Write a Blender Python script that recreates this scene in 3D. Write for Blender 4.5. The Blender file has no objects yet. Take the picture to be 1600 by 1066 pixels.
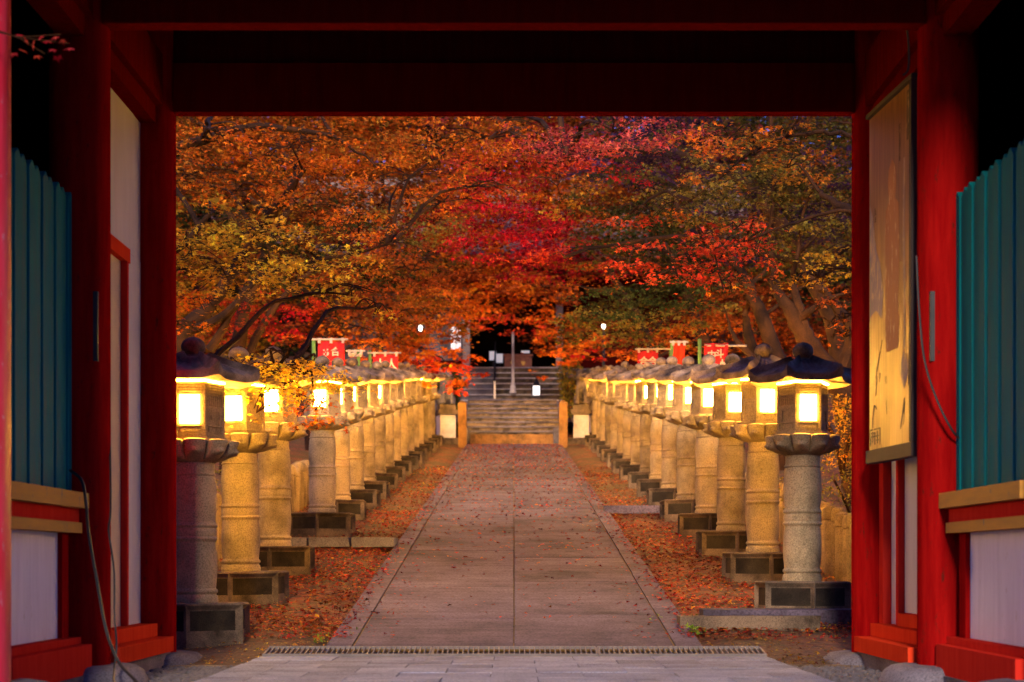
import bpy, bmesh, math, random
import numpy as np
from mathutils import Vector, Matrix
random.seed(7); rng = np.random.default_rng(11)
R = math.radians
S = bpy.context.scene
C = S.collection

# ------------------------------------------------------------------ camera, world, exposure
F, CU, HV, EYE = 2400.0, 803.0, 880.0, 0.576      # focal in photo px, vanishing point, horizon row, eye height
cd = bpy.data.cameras.new('camera'); cam = bpy.data.objects.new('camera', cd); C.objects.link(cam)
cam.location = (0, 0, EYE); cam.rotation_euler = (R(90), 0, 0)
cd.sensor_width = 36; cd.lens = 54.0; cd.clip_end = 600; cd.clip_start = .05
cd.shift_x = (800-CU)/1600; cd.shift_y = (HV-533)/1600
cd.dof.use_dof = True; cd.dof.focus_distance = 12.5; cd.dof.aperture_fstop = 2.6
S.camera = cam
def P(u, v, d): return Vector(((u-CU)/F*d, d, EYE-(v-HV)/F*d))

W = bpy.data.worlds.new('World'); S.world = W; W.use_nodes = True
nt = W.node_tree; bg = nt.nodes['Background']
sky = nt.nodes.new('ShaderNodeTexSky'); sky.sky_type = 'NISHITA'; sky.sun_disc = False
sky.sun_elevation = R(1.0); sky.sun_rotation = R(205); sky.air_density = 1.2; sky.dust_density = .6; sky.ozone_density = 4
tint = nt.nodes.new('ShaderNodeMix'); tint.data_type = 'RGBA'; tint.blend_type = 'MULTIPLY'; tint.inputs[0].default_value = 1
tint.inputs[7].default_value = (.86, .68, 1.22, 1)
nt.links.new(sky.outputs[0], tint.inputs[6]); nt.links.new(tint.outputs[2], bg.inputs[0])
bg.inputs[1].default_value = 1.15
sd = bpy.data.lights.new('sun', 'SUN'); so = bpy.data.objects.new('sun', sd); C.objects.link(so)
sd.energy = 5.0; sd.angle = R(9); sd.color = (1.0, .76, .60)
so.rotation_euler = (R(67), 0, R(-4))           # dusk glow of the open sky behind the camera
S.view_settings.view_transform = 'Standard'; S.view_settings.look = 'None'; S.view_settings.gamma = 1
S.view_settings.exposure = 0.0; S.view_settings.use_curve_mapping = False
S.render.engine = 'CYCLES'
cy = S.cycles; cy.use_denoising = True; cy.max_bounces = 6; cy.diffuse_bounces = 4; cy.glossy_bounces = 2
cy.transmission_bounces = 3; cy.transparent_max_bounces = 4; cy.sample_clamp_indirect = 6; cy.sample_clamp_direct = 0
cy.use_light_tree = True; cy.caustics_reflective = False; cy.caustics_refractive = False
LAMP = (1.0, .46, .05); LAMP_POWER = 400.0

# ------------------------------------------------------------------ materials
def new_mat(name):
    m = bpy.data.materials.new(name); m.use_nodes = True
    t = m.node_tree; b = t.nodes['Principled BSDF']
    return m, t, b
def N(t, k, **kw):
    n = t.nodes.new(k)
    for a, b in kw.items(): setattr(n, a, b)
    return n
def ramp(t, src, stops):
    r = N(t, 'ShaderNodeValToRGB'); e = r.color_ramp.elements
    while len(e) < len(stops): e.new(.5)
    for i, (p, c) in enumerate(stops): e[i].position = p; e[i].color = (*c, 1)
    t.links.new(src, r.inputs[0]); return r.outputs[0]
def noise(t, vec, scale, detail=6, rough=.6, sc=None):
    if sc:
        mp = N(t, 'ShaderNodeMapping'); mp.inputs['Scale'].default_value = sc
        t.links.new(vec, mp.inputs[0]); vec = mp.outputs[0]
    n = N(t, 'ShaderNodeTexNoise'); n.inputs['Scale'].default_value = scale
    n.inputs['Detail'].default_value = detail; n.inputs['Roughness'].default_value = rough
    t.links.new(vec, n.inputs[0]); return n.outputs[0]
def mixc(t, f, a, b, mode='MIX'):
    m = N(t, 'ShaderNodeMix', data_type='RGBA', blend_type=mode)
    for i, x in ((0, f), (6, a), (7, b)):
        if isinstance(x, (int, float)): m.inputs[i].default_value = x
        elif isinstance(x, tuple): m.inputs[i].default_value = (*x, 1)
        else: t.links.new(x, m.inputs[i])
    return m.outputs[2]
def bump(t, b, src, s, d=.01):
    n = N(t, 'ShaderNodeBump'); n.inputs['Strength'].default_value = s; n.inputs['Distance'].default_value = d
    t.links.new(src, n.inputs['Height']); t.links.new(n.outputs[0], b.inputs['Normal'])
def texco(t, k='Object'): return N(t, 'ShaderNodeTexCoord').outputs[k]
def worldpos(t): return N(t, 'ShaderNodeNewGeometry').outputs['Position']

def stone(name, c1, c2, c3, scale=7, rough=.85, b=.5, vary=.25):
    m, t, p = new_mat(name); v = texco(t)
    oi = N(t, 'ShaderNodeObjectInfo')
    ad = N(t, 'ShaderNodeVectorMath', operation='ADD'); t.links.new(v, ad.inputs[0])
    ml = N(t, 'ShaderNodeMath', operation='MULTIPLY'); ml.inputs[1].default_value = 37
    t.links.new(oi.outputs['Random'], ml.inputs[0]); t.links.new(ml.outputs[0], ad.inputs[1]); v = ad.outputs[0]
    big = noise(t, v, scale*.45, 5); fine = noise(t, v, scale*18, 3, .7)
    c = ramp(t, big, [(.32, c3), (.47, c2), (.62, c1)])
    sp = ramp(t, fine, [(.36, (.45, .45, .45)), (.52, (1, 1, 1)), (.68, (1.25, 1.25, 1.25))])
    c = mixc(t, .8, c, sp, 'MULTIPLY')
    st = ramp(t, noise(t, v, 5, 6, .7, (1, 1, .35)), [(.55, (1, 1, 1)), (.72, (.38, .36, .33))])
    c = mixc(t, .7, c, st, 'MULTIPLY')
    hv = N(t, 'ShaderNodeMapRange'); hv.inputs[3].default_value = 1-vary; hv.inputs[4].default_value = 1+vary*.4
    t.links.new(oi.outputs['Random'], hv.inputs[0])
    c = mixc(t, 1.0, c, hv.outputs[0], 'MULTIPLY')
    t.links.new(c, p.inputs['Base Color']); p.inputs['Roughness'].default_value = rough; p.inputs['Specular IOR Level'].default_value = .15
    bump(t, p, mixc(t, .5, big, fine), b, .012); return m
def paint(name, c1, c2, worn=(.12, .05, .03), rough=.5, sc=(6, 6, .6), bs=.25, wear=.68, spec=.4):
    m, t, p = new_mat(name); v = worldpos(t)
    g = noise(t, v, 4, 8, .65, sc); f = noise(t, v, 14, 8, .75, (1.5, 1.5, .5))
    c = ramp(t, g, [(.3, c1), (.7, c2)])
    w = ramp(t, f, [(wear, (0, 0, 0)), (wear+.05, (1, 1, 1))])
    c = mixc(t, w, c, worn)
    t.links.new(c, p.inputs['Base Color'])
    t.links.new(ramp(t, g, [(.3, (rough-.12,)*3), (.7, (rough+.2,)*3)]), p.inputs['Roughness'])
    p.inputs['Specular IOR Level'].default_value = spec
    bump(t, p, mixc(t, .4, g, f), bs, .006); return m
def flat(name, c, rough=.6, metal=0):
    m, t, p = new_mat(name); v = texco(t)
    c2 = ramp(t, noise(t, v, 12, 6), [(.3, tuple(x*.7 for x in c)), (.7, tuple(min(1, x*1.15) for x in c))])
    t.links.new(c2, p.inputs['Base Color']); p.inputs['Roughness'].default_value = rough; p.inputs['Metallic'].default_value = metal
    return m
def glow(name, c, s):
    m, t, p = new_mat(name); p.inputs['Base Color'].default_value = (.8, .7, .5, 1)
    p.inputs['Emission Color'].default_value = (*c, 1); p.inputs['Emission Strength'].default_value = s
    return m
def leafmat(name, transl=.5):
    m = bpy.data.materials.new(name); m.use_nodes = True; t = m.node_tree; t.nodes.clear()
    o = N(t, 'ShaderNodeOutputMaterial'); a = N(t, 'ShaderNodeAttribute'); a.attribute_name = 'leaf_colour'
    d = N(t, 'ShaderNodeBsdfPrincipled'); d.inputs['Roughness'].default_value = .55
    d.inputs['Specular IOR Level'].default_value = .06
    tr = N(t, 'ShaderNodeBsdfTranslucent'); mx = N(t, 'ShaderNodeMixShader'); mx.inputs[0].default_value = transl
    t.links.new(a.outputs[0], d.inputs['Base Color']); t.links.new(a.outputs[0], tr.inputs[0])
    t.links.new(d.outputs[0], mx.inputs[1]); t.links.new(tr.outputs[0], mx.inputs[2]); t.links.new(mx.outputs[0], o.inputs[0])
    return m
M = {}
M['lstone'] = stone('lantern_granite', (.42, .325, .19), (.31, .25, .15), (.16, .125, .075), 6)
M['dstone'] = stone('mossy_granite', (.20, .15, .10), (.11, .085, .06), (.035, .028, .02), 8, b=.9)
M['rstone'] = stone('roof_granite', (.40, .30, .21), (.21, .15, .105), (.055, .042, .03), 11, b=1.0)
M['slab'] = stone('path_granite', (.128, .108, .155), (.094, .079, .114), (.05, .042, .058), 3, b=.35, vary=.12)
M['paver'] = stone('pale_paver_granite', (.27, .31, .42), (.22, .25, .35), (.15, .17, .24), 4, b=.3, vary=.16)
M['bstone'] = stone('boulder_granite', (.19, .185, .22), (.14, .135, .16), (.08, .075, .09), 5, b=.4)
M['step'] = stone('weathered_step_stone', (.17, .16, .21), (.12, .11, .15), (.06, .055, .07), 4, b=.6)
M['lstone2'] = stone('brown_pillar_granite', (.26, .19, .11), (.19, .135, .08), (.09, .065, .04), 6)
M['pale'] = stone('pale_stone', (.62, .60, .62), (.52, .50, .52), (.35, .33, .34), 4, b=.2)
M['lit_stone'] = stone('amber_lit_stone', (.34, .18, .06), (.26, .135, .045), (.12, .07, .03), 6, b=.5)  # amber lantern light on end posts and bottom steps put into the stone colour
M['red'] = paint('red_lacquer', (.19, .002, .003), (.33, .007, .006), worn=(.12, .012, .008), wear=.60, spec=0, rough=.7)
M['beamred'] = paint('shaded_dark_red_lacquer', (.10, .003, .002), (.16, .005, .003), worn=(.05, .01, .008), wear=.7, spec=0, rough=.8)  # beam red darkened: shade under the roof put into the paint colour
M['pinkred'] = paint('sky_lit_pink_red_lacquer', (.60, .008, .035), (.76, .04, .11), worn=(.6, .3, .4), wear=.6, rough=.45)  # front posts: pinkish sky light put into the lacquer colour
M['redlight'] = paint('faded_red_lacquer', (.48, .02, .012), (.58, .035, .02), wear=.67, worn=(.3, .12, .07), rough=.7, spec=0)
M['orange'] = paint('orange_red_lacquer', (.55, .035, .012), (.64, .06, .018), wear=.72, spec=0)
M['teal'] = paint('teal_paint', (.002, .12, .13), (.004, .19, .20), worn=(.10, .22, .2), rough=.7, wear=.71, spec=.05)
M['ochre'] = paint('worn_ochre_rail', (.34, .17, .02), (.52, .28, .04), worn=(.10, .14, .13), rough=.75, sc=(.8, .8, 6), wear=.6)
M['white'] = paint('white_plaster', (.50, .49, .50), (.60, .59, .60), worn=(.42, .36, .3), rough=.85, sc=(3, 3, .5), wear=.72, bs=.1)
M['dado'] = paint('white_dado_board', (.62, .63, .70), (.78, .79, .85), worn=(.42, .38, .34), rough=.8, sc=(5, 5, .5), wear=.61, bs=.15)
M['cream'] = paint('cream_plaster', (.52, .42, .28), (.60, .50, .34), worn=(.42, .3, .2), rough=.85, sc=(3, 3, .5), wear=.72, bs=.1)
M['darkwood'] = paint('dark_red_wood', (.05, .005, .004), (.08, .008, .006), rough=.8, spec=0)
M['blackwood'] = flat('near_black_wood', (.012, .008, .007), .9)  # near-black wood for niches, ceiling and hall interior
M['frame'] = flat('charred_frame_wood', (.02, .013, .010), .7)
M['iron'] = flat('dark_iron', (.03, .03, .035), .5, .6)
M['steel'] = flat('galvanised_grate_steel', (.16, .15, .15), .8, 0)
M['pit'] = flat('drain_pit', (.012, .011, .012), .9)
M['rubber'] = flat('black_cable_rubber', (.015, .014, .016), .5)
M['bark'] = stone('maple_bark', (.085, .034, .010), (.042, .018, .007), (.014, .007, .004), 5, b=1.0)
M['bamboo'] = flat('green_bamboo', (.10, .22, .04), .5)
M['rod'] = flat('pale_rod', (.60, .50, .36), .6)
M['cloth'] = flat('red_banner_cloth', (.46, .004, .006), .8)
M['print'] = flat('white_banner_print', (.55, .45, .34), .8)
M['signwhite'] = glow('white_sign_face', (.75, .8, 1), .35)
M['lamp'] = glow('lantern_window_glow', LAMP, LAMP_POWER)
M['ring_glow'] = glow('added_ring_glow', LAMP, 220)  # emission of the ring added under each lantern eave
M['lampwhite'] = glow('street_lamp_glow', (1, .98, .85), 9)
M['lampsmall'] = glow('small_lamp_glow', (.85, .92, 1), 1.4)
M['hallwin'] = glow('lit_paper_window', (.85, .85, 1), .9)
M['goldcrest'] = flat('gilt_crest', (.75, .5, .12), .4, .3)
M['box'] = flat('offering_box_wood', (.36, .15, .10), .7)
M['gravel'] = flat('dark_gravel', (.085, .085, .10), .8)
M['leaf'] = leafmat('maple_leaves'); M['litter'] = leafmat('fallen_maple_leaves', .15)

# painted board: long vertical wood grain
m, t, p = new_mat('painted_board_wood'); v = texco(t)
g = noise(t, v, 3, 9, .6, (9, 9, .45)); g2 = noise(t, v, 1.1, 4, .5, (1, 1.6, .8))
c = ramp(t, g, [(.28, (.22, .105, .03)), (.5, (.46, .27, .09)), (.7, (.58, .37, .14))])
c = mixc(t, .9, c, ramp(t, g2, [(.40, (.38, .24, .16)), (.52, (.8, .7, .6)), (.62, (1.1, 1.1, 1.1))]), 'MULTIPLY')
t.links.new(c, p.inputs['Base Color']); p.inputs['Roughness'].default_value = .42; bump(t, p, g, .15, .003); M['board'] = m
M['robe'] = paint('faded_umber_paint', (.34, .13, .05), (.46, .21, .08), worn=(.6, .4, .2), wear=.56, rough=.7)
M['greyink'] = paint('grey_wash_paint', (.30, .24, .22), (.40, .33, .30), worn=(.6, .45, .25), wear=.52, rough=.7)
M['ink'] = paint('dark_ink', (.05, .035, .03), (.14, .09, .06), worn=(.5, .35, .16), wear=.54, rough=.7)

# leaf covered ground
m, t, p = new_mat('leaf_strewn_earth'); v = worldpos(t)
vor = N(t, 'ShaderNodeTexVoronoi'); vor.inputs['Scale'].default_value = 17; t.links.new(v, vor.inputs[0])
sx = N(t, 'ShaderNodeSeparateXYZ'); t.links.new(vor.outputs['Color'], sx.inputs[0])
lc = ramp(t, sx.outputs[0], [(0, (.05, .02, .01)), (.25, (.16, .045, .012)), (.5, (.30, .05, .012)), (.75, (.36, .13, .02)), (1, (.10, .045, .015))])
br = noise(t, v, 1.3, 6, .65)
moss = ramp(t, noise(t, v, 60, 3), [(.4, (.05, .05, .012)), (.6, (.16, .13, .03))])
c = mixc(t, ramp(t, br, [(.46, (0, 0, 0)), (.58, (.8, .8, .8))]), lc, moss)
earth = ramp(t, noise(t, v, 45, 3), [(.4, (.045, .028, .015)), (.62, (.17, .10, .045))])
sxy = N(t, 'ShaderNodeSeparateXYZ'); t.links.new(v, sxy.inputs[0])
mr = N(t, 'ShaderNodeMapRange'); mr.inputs[1].default_value = 9.9; mr.inputs[2].default_value = 11.2
mr.inputs[3].default_value = .75; mr.inputs[4].default_value = 0; t.links.new(sxy.outputs[1], mr.inputs[0])
c = mixc(t, mr.outputs[0], c, earth)
c = mixc(t, 1.0, c, (.5, .46, .44), 'MULTIPLY')
t.links.new(c, p.inputs['Base Color']); p.inputs['Roughness'].default_value = .9
bump(t, p, mixc(t, .5, vor.outputs['Distance'], noise(t, v, 30, 5)), .8, .03); M['ground'] = m

# path joints (grime, moss and rotted leaves)
m, t, p = new_mat('joint_moss'); v = worldpos(t)
c = ramp(t, noise(t, v, 25, 5), [(.35, (.04, .03, .015)), (.5, (.17, .085, .02)), (.65, (.10, .10, .02))])
t.links.new(c, p.inputs['Base Color']); p.inputs['Roughness'].default_value = .95; M['joint'] = m
# path slab: add transverse tooling streaks
t = M['slab'].node_tree; p = t.nodes['Principled BSDF']; lk = p.inputs['Base Color'].links[0].from_socket
st = ramp(t, noise(t, worldpos(t), 2.2, 7, .65, (.35, 5.5, 1)), [(.36, (.55, .52, .53)), (.5, (1, 1, 1)), (.66, (1.2, 1.16, 1.15))])
t.links.new(mixc(t, .5, lk, st, 'MULTIPLY'), p.inputs['Base Color'])

# ------------------------------------------------------------------ mesh helpers
def obj(name, me, m=None, parent=None, kind=None):
    o = bpy.data.objects.new(name, me); C.objects.link(o)
    if m is not None and me is not None and not me.materials: me.materials.append(m)
    if parent is not None: o.parent = parent
    if kind: o['kind'] = kind
    return o
def thing(name, label, cat, loc=(0, 0, 0), rz=0, group=None):
    o = bpy.data.objects.new(name, None); C.objects.link(o); o.empty_display_size = .1
    o.location = loc; o.rotation_euler = (0, 0, rz); o['label'] = label; o['category'] = cat
    if group: o['group'] = group
    return o
def tag(o, label, cat, group=None):
    o['label'] = label; o['category'] = cat
    if group: o['group'] = group
    return o
def fin(bm, name, bevel=0, smooth=False, seg=1):
    if bevel:
        es = [e for e in bm.edges if len(e.link_faces) == 2 and e.calc_face_angle(0) > .6]
        bmesh.ops.bevel(bm, geom=es, offset=bevel, segments=seg, affect='EDGES', profile=.6)
    me = bpy.data.meshes.new(name); bm.normal_update(); bm.to_mesh(me); bm.free()
    if smooth:
        me.polygons.foreach_set('use_smooth', [True]*len(me.polygons))
        try: me.set_sharp_from_angle(angle=R(38))
        except Exception: pass
    return me
def abox(bm, x0, x1, y0, y1, z0, z1, mtx=None):
    vs = [bm.verts.new((x, y, z)) for z in (z0, z1) for x, y in ((x0, y0), (x1, y0), (x1, y1), (x0, y1))]
    if mtx is not None:
        for q in vs: q.co = mtx @ q.co
    for f in ((3, 2, 1, 0), (4, 5, 6, 7), (0, 1, 5, 4), (1, 2, 6, 5), (2, 3, 7, 6), (3, 0, 4, 7)):
        bm.faces.new([vs[i] for i in f])
    return vs
def box(name, x0, x1, y0, y1, z0, z1, m, parent=None, bevel=.006, kind=None):
    bm = bmesh.new(); abox(bm, min(x0, x1), max(x0, x1), min(y0, y1), max(y0, y1), z0, z1)
    return obj(name, fin(bm, name, bevel), m, parent, kind)
def lathe(bm, prof, n=32, c=(0, 0), rot=0, fr=None, caps=True):
    rings = []
    for r, z in prof:
        ring = []
        for i in range(n):
            a = 2*math.pi*i/n+rot; rr = fr(a, r, z) if fr else (r, z)
            ring.append(bm.verts.new((c[0]+rr[0]*math.cos(a), c[1]+rr[0]*math.sin(a), rr[1])))
        rings.append(ring)
    for a, b in zip(rings, rings[1:]):
        for i in range(n): bm.faces.new((a[i], a[(i+1) % n], b[(i+1) % n], b[i]))
    if caps:
        bm.faces.new(rings[0][::-1]); bm.faces.new(rings[-1])
    return rings
def tube(bm, pts, rad, n=6, caps=True):
    pts = [Vector(q) for q in pts]; rings = []
    if not hasattr(rad, '__len__'): rad = [rad]*len(pts)
    for i, q in enumerate(pts):
        d = (pts[min(i+1, len(pts)-1)]-pts[max(i-1, 0)]).normalized()
        a = d.orthogonal() if i == 0 else (pa - d*pa.dot(d)); a.normalize(); pa = a; b = d.cross(a)
        rings.append([bm.verts.new(q+(a*math.cos(2*math.pi*k/n)+b*math.sin(2*math.pi*k/n))*rad[i]) for k in range(n)])
    for x, y in zip(rings, rings[1:]):
        for k in range(n): bm.faces.new((x[k], x[(k+1) % n], y[(k+1) % n], y[k]))
    if caps: bm.faces.new(rings[0][::-1]); bm.faces.new(rings[-1])
def curve_pts(ctrl, n=10):
    """Catmull-Rom through control points"""
    c = [Vector(q) for q in ctrl]; c = [c[0]*2-c[1]]+c+[c[-1]*2-c[-2]]; out = []
    for i in range(1, len(c)-2):
        for k in range(n):
            s = k/n; a, b, d, e = c[i-1], c[i], c[i+1], c[i+2]
            out.append(.5*((2*b)+(d-a)*s+(2*a-5*b+4*d-e)*s*s+(3*b-a-3*d+e)*s**3))
    out.append(c[-2]); return out
def copy_tree(o, parent=None):
    c = o.copy(); C.objects.link(c); c.parent = parent
    for ch in list(kids.get(o.name, [])): copy_tree(ch, c)
    return c
kids = {}

# ------------------------------------------------------------------ terrain
def slope(y): return .1217*y-1.164
def hgt(x, y):
    if y < 39.9: z = slope(y)
    elif y < 50: z = 3.69+(y-39.9)/10.1*3.2
    elif y < 58: z = 6.9
    else: z = 6.9+(y-58)*.33
    if y > 39.9 and y < 58 and abs(x) < 2.6: z -= .7
    return z
ys = list(np.arange(9.27, 39.9, .35))+[39.88, 39.92]+list(np.arange(40.4, 60, .8))+list(np.arange(60, 170, 6))
xs = [-90, -60, -40, -25, -16, -11, -8, -6]+list(np.arange(-5, 5.01, .25))+[6, 8, 11, 16, 25, 40, 60, 90]
bm = bmesh.new(); g = []
for y in ys:
    row = []
    for x in xs:
        z = hgt(x, y)-.035
        if 1.3 < abs(x) < 6 and y < 39: z += .02*math.sin(x*3.1+y*1.7)*math.sin(y*2.3-x)+random.uniform(-.006, .006)
        if abs(x) <= 1.3 and y < 39.9: z -= .05
        if abs(x) > 3.2 and y < 60: z += min(.5, (abs(x)-3.2)*.12)
        row.append(bm.verts.new((x, y, z)))
    g.append(row)
for a, b in zip(g, g[1:]):
    for i in range(len(xs)-1): bm.faces.new((a[i], a[i+1], b[i+1], b[i]))
obj('ground', fin(bm, 'ground', smooth=True), M['ground'], kind='structure')
bm = bmesh.new(); abox(bm, -90, 90, -80, 9.262, -.5, -.075)
obj('forecourt', fin(bm, 'forecourt'), M['slab'], kind='structure')

bm = bmesh.new(); g = []  # unseen slope behind the camera, added to block low horizon light
for y, z in ((-9, -.2), (-14, 1.5), (-20, 3), (-27, 6), (-34, 8), (-60, 11)):
    g.append([bm.verts.new((x, y+random.uniform(-1, 1), z+random.uniform(-.8, .8)+abs(x)*.05)) for x in range(-70, 71, 7)])
for a, b in zip(g, g[1:]):
    for i in range(len(a)-1): bm.faces.new((a[i+1], a[i], b[i], b[i+1]))
obj('horizon_blocker', fin(bm, 'horizon_blocker', smooth=True), M['ground'], kind='structure')

# path of large slabs
path = bpy.data.objects.new('path', None); C.objects.link(path); path['kind'] = 'structure'
y0, y1 = 9.88, 39.45
bm = bmesh.new()
q = [bm.verts.new((x, y, slope(y)-.012)) for x, y in ((-1.2, y0), (1.2, y0), (1.2, y1), (-1.2, y1))]; bm.faces.new(q)
q2 = [bm.verts.new((x, y0, z)) for x, z in ((-1.2, slope(y0)-.1), (1.2, slope(y0)-.1), (1.2, slope(y0)-.013), (-1.2, slope(y0)-.013))]; bm.faces.new(q2)
obj('joint_bed', fin(bm, 'joint_bed'), M['joint'], path)
cols = [(-1.215, -1.045), (-1.030, -.006), (.006, 1.030), (1.045, 1.215)]
for ci, (xa, xb) in enumerate(cols):
    y = y0+(.0 if ci in (0, 3) else 0)
    while y < y1-.2:
        L = random.uniform(1.5, 2.1) if ci in (0, 3) else random.uniform(1.1, 1.9)
        e = min(y+L, y1)
        if y1-e < .4: e = y1
        bm = bmesh.new(); g_ = .0035; dz = random.uniform(-.0015, .0015)
        jx = .004
        vs = []
        for zz in (-.09, 0):
            for (a, b) in ((xa+random.uniform(-jx, jx), y+g_), (xb+random.uniform(-jx, jx), y+g_), (xb+random.uniform(-jx, jx), e-g_), (xa+random.uniform(-jx, jx), e-g_)):
                vs.append(bm.verts.new((a, b, slope(b)+zz+dz)))
        for f in ((3, 2, 1, 0), (4, 5, 6, 7), (0, 1, 5, 4), (1, 2, 6, 5), (2, 3, 7, 6), (3, 0, 4, 7)): bm.faces.new([vs[i] for i in f])
        obj('paving_slab', fin(bm, 'paving_slab', .004), M['slab'], path); y = e

# gate pavement of pale pavers
gf = bpy.data.objects.new('gate_pavement', None); C.objects.link(gf); gf['kind'] = 'structure'
box('paver_bed', -1.55, 1.55, 6.1, 9.455, -.072, -.008, M['pit'], gf, 0)
y = 9.46; row = 0
while y > 6.2:
    x = -1.56
    first = .24 if row % 2 else .48
    while x < 1.54:
        w = first if x == -1.56 else .48
        e = min(x+w, 1.56)
        if 1.56-e < .1: e = 1.56
        d = .34; dz = random.uniform(-.0025, .0015)
        bm = bmesh.new(); abox(bm, x+.003, e-.003, y-d+.003, y-.003, -.07, dz)
        for vtx in bm.verts:
            if vtx.co.z > -.02: vtx.co.z += random.uniform(-.0015, .0015)
        obj('paver', fin(bm, 'paver', .005), M['paver'], gf); x = e
    y -= .34; row += 1

# drain grate
dg = thing('drain_grate', 'long steel drain grate lying across the foot of the stone path', 'drain grate', (0, 9.52, slope(9.52)))
rot = Matrix.Rotation(math.atan(.1217), 4, 'X')
for k in range(3):
    xa = -1.56+k*1.045; bm = bmesh.new(); xb = xa+1.035
    abox(bm, xa, xb, 0, .014, 0, .018); abox(bm, xa, xb, .27, .284, 0, .018)
    n = 32
    for i in range(n+1):
        x = xa+i*(xb-xa-.006)/n; abox(bm, x, x+(.007 if 0 < i < n else .012), .0145, .2695, -.006, .015)
    bm.transform(rot); o = obj('grate_section', fin(bm, 'grate_section'), M['steel'], dg)
bm = bmesh.new(); abox(bm, -1.56, 1.57, -.04, .33, -.14, -.03); bm.transform(rot); obj('drain_channel', fin(bm, 'drain_channel'), M['pit'], dg)

# kerbs and stepping slabs
def flagstone(name, u0, u1, y, z, d, h, label, m='slab', skew=0):
    xa, xb = (u0-CU)/F*y, (u1-CU)/F*y
    bm = bmesh.new(); vs = abox(bm, xa, xb, 0, d, 0, h)
    for v_ in vs:
        v_.co.x += skew*v_.co.y + random.uniform(-.008, .008); v_.co.z += random.uniform(-.004, .004)
    o = obj(name, fin(bm, name, .008), M[m]); o.location = (0, y, z); tag(o, label, 'stone slab'); return o
flagstone('kerb_slab', 1062, 1282, 10.66, slope(10.66)-.05, .21, .125, 'long low kerb slab beside the path, right foreground, in front of another', 'dstone')
flagstone('kerb_slab', 1098, 1420, 10.9, slope(10.9)-.05, .22, .135, 'thin kerb slab running behind the foreground kerb to the right gate post')
flagstone('kerb_slab', 944, 1046, 19.7, slope(19.7)-.02, .25, .10, 'short kerb stone right of the path between two lantern bases')
flagstone('stepping_slab', 618, 553, 15.75, slope(15.75)-.03, .62, .075, 'stepping slab nearest the left edge of the path') if False else None
for (a, b, lb) in ((549, 615, 'stepping slab touching the left edge of the path'), (482, 545, 'middle stepping slab of the side walk left of the path'),
                   (405, 478, 'stepping slab half behind the third left lantern base')):
    flagstone('stepping_slab', a, b, 15.7, slope(15.9)-.03, .62, .10, lb, 'bstone', .0)

# ------------------------------------------------------------------ stone lanterns
HX = [i*math.pi/3 for i in range(6)]
def hexr(a, Rr, rot=0):      # radius of a hexagon with vertices at rot + k*60deg
    b = (a-rot) % (math.pi/3)-math.pi/6
    return Rr*math.cos(math.pi/6)/math.cos(b)
def mk_base():
    bm = bmesh.new(); Rr = .385
    rt = math.pi/6
    lathe(bm, [(Rr, -.10), (Rr, .205), (Rr-.012, .215)], 6, rot=rt)
    # carved recess on each face: inset and push in
    bm.normal_update()
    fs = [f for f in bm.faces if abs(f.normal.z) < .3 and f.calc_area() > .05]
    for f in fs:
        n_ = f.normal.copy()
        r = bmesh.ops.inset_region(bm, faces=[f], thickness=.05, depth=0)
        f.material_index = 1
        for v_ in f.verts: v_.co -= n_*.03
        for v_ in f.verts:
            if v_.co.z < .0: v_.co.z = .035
    return fin(bm, 'base_block', .005)
def mk_shaft():
    r0 = .138; prof = [(.150, .214), (.152, .235), (.146, .262), (.139, .268), (.139, .276), (.147, .282), (.150, .292), (.147, .302), (.139, .308)]
    for k in range(9):
        s = k/8; prof.append((.137+.010*math.sin(math.pi*s), .315+s*.305))
    prof += [(.139, .626), (.147, .632), (.151, .643), (.147, .654), (.141, .658), (.144, .672), (.146, .687), (.144, .702), (.141, .716), (.147, .720), (.151, .731), (.147, .742), (.139, .748)]
    for k in range(9):
        s = k/8; prof.append((.136+.010*math.sin(math.pi*s), .755+s*.300))
    prof += [(.133, 1.06), (.140, 1.066), (.141, 1.074), (.134, 1.080), (.131, 1.10), (.131, 1.15), (.15, 1.166)]
    bm = bmesh.new(); lathe(bm, prof, 40); return fin(bm, 'shaft', smooth=True)
def mk_lotus():
    n = 160; K = 10
    prof = [(.135, 1.150), (.150, 1.158), (.190, 1.168), (.212, 1.176), (.228, 1.186), (.240, 1.195), (.250, 1.204), (.258, 1.213), (.264, 1.222), (.270, 1.232), (.276, 1.245), (.284, 1.264), (.284, 1.280), (.268, 1.288), (.235, 1.284)]
    def fr(a, r, z):
        if r < .14 or z < 1.153: return r, z
        ph = (a*K/(2*math.pi)) % 1 - .5                      # -.5..+.5 within a petal
        pet = math.sqrt(max(0, 1-(2*ph)**2))
        s = min(1, (z-1.15)/.06)
        groove = -.050*(1-pet)**1.6*s*(1 if r > .2 else .5)
        bud = .042*math.exp(-(ph/.17)**2-((z-1.214)/.019)**2)
        lip = .012*pet*(1 if z > 1.25 else 0)
        return r*.965+groove+bud+lip*.6+.012*pet*s, z+(.010*pet if z > 1.25 else 0)
    bm = bmesh.new(); lathe(bm, prof, n, fr=fr)
    me = fin(bm, 'lotus_platform', smooth=True)
    return me
def mk_ledge():
    bm = bmesh.new()
    for Rr, a, b in ((.262, 1.276, 1.292), (.243, 1.2925, 1.306), (.222, 1.3065, 1.322)): lathe(bm, [(Rr, a), (Rr, b)], 6)
    return fin(bm, 'ledge', .004)
AP = math.cos(math.pi/6)
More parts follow.
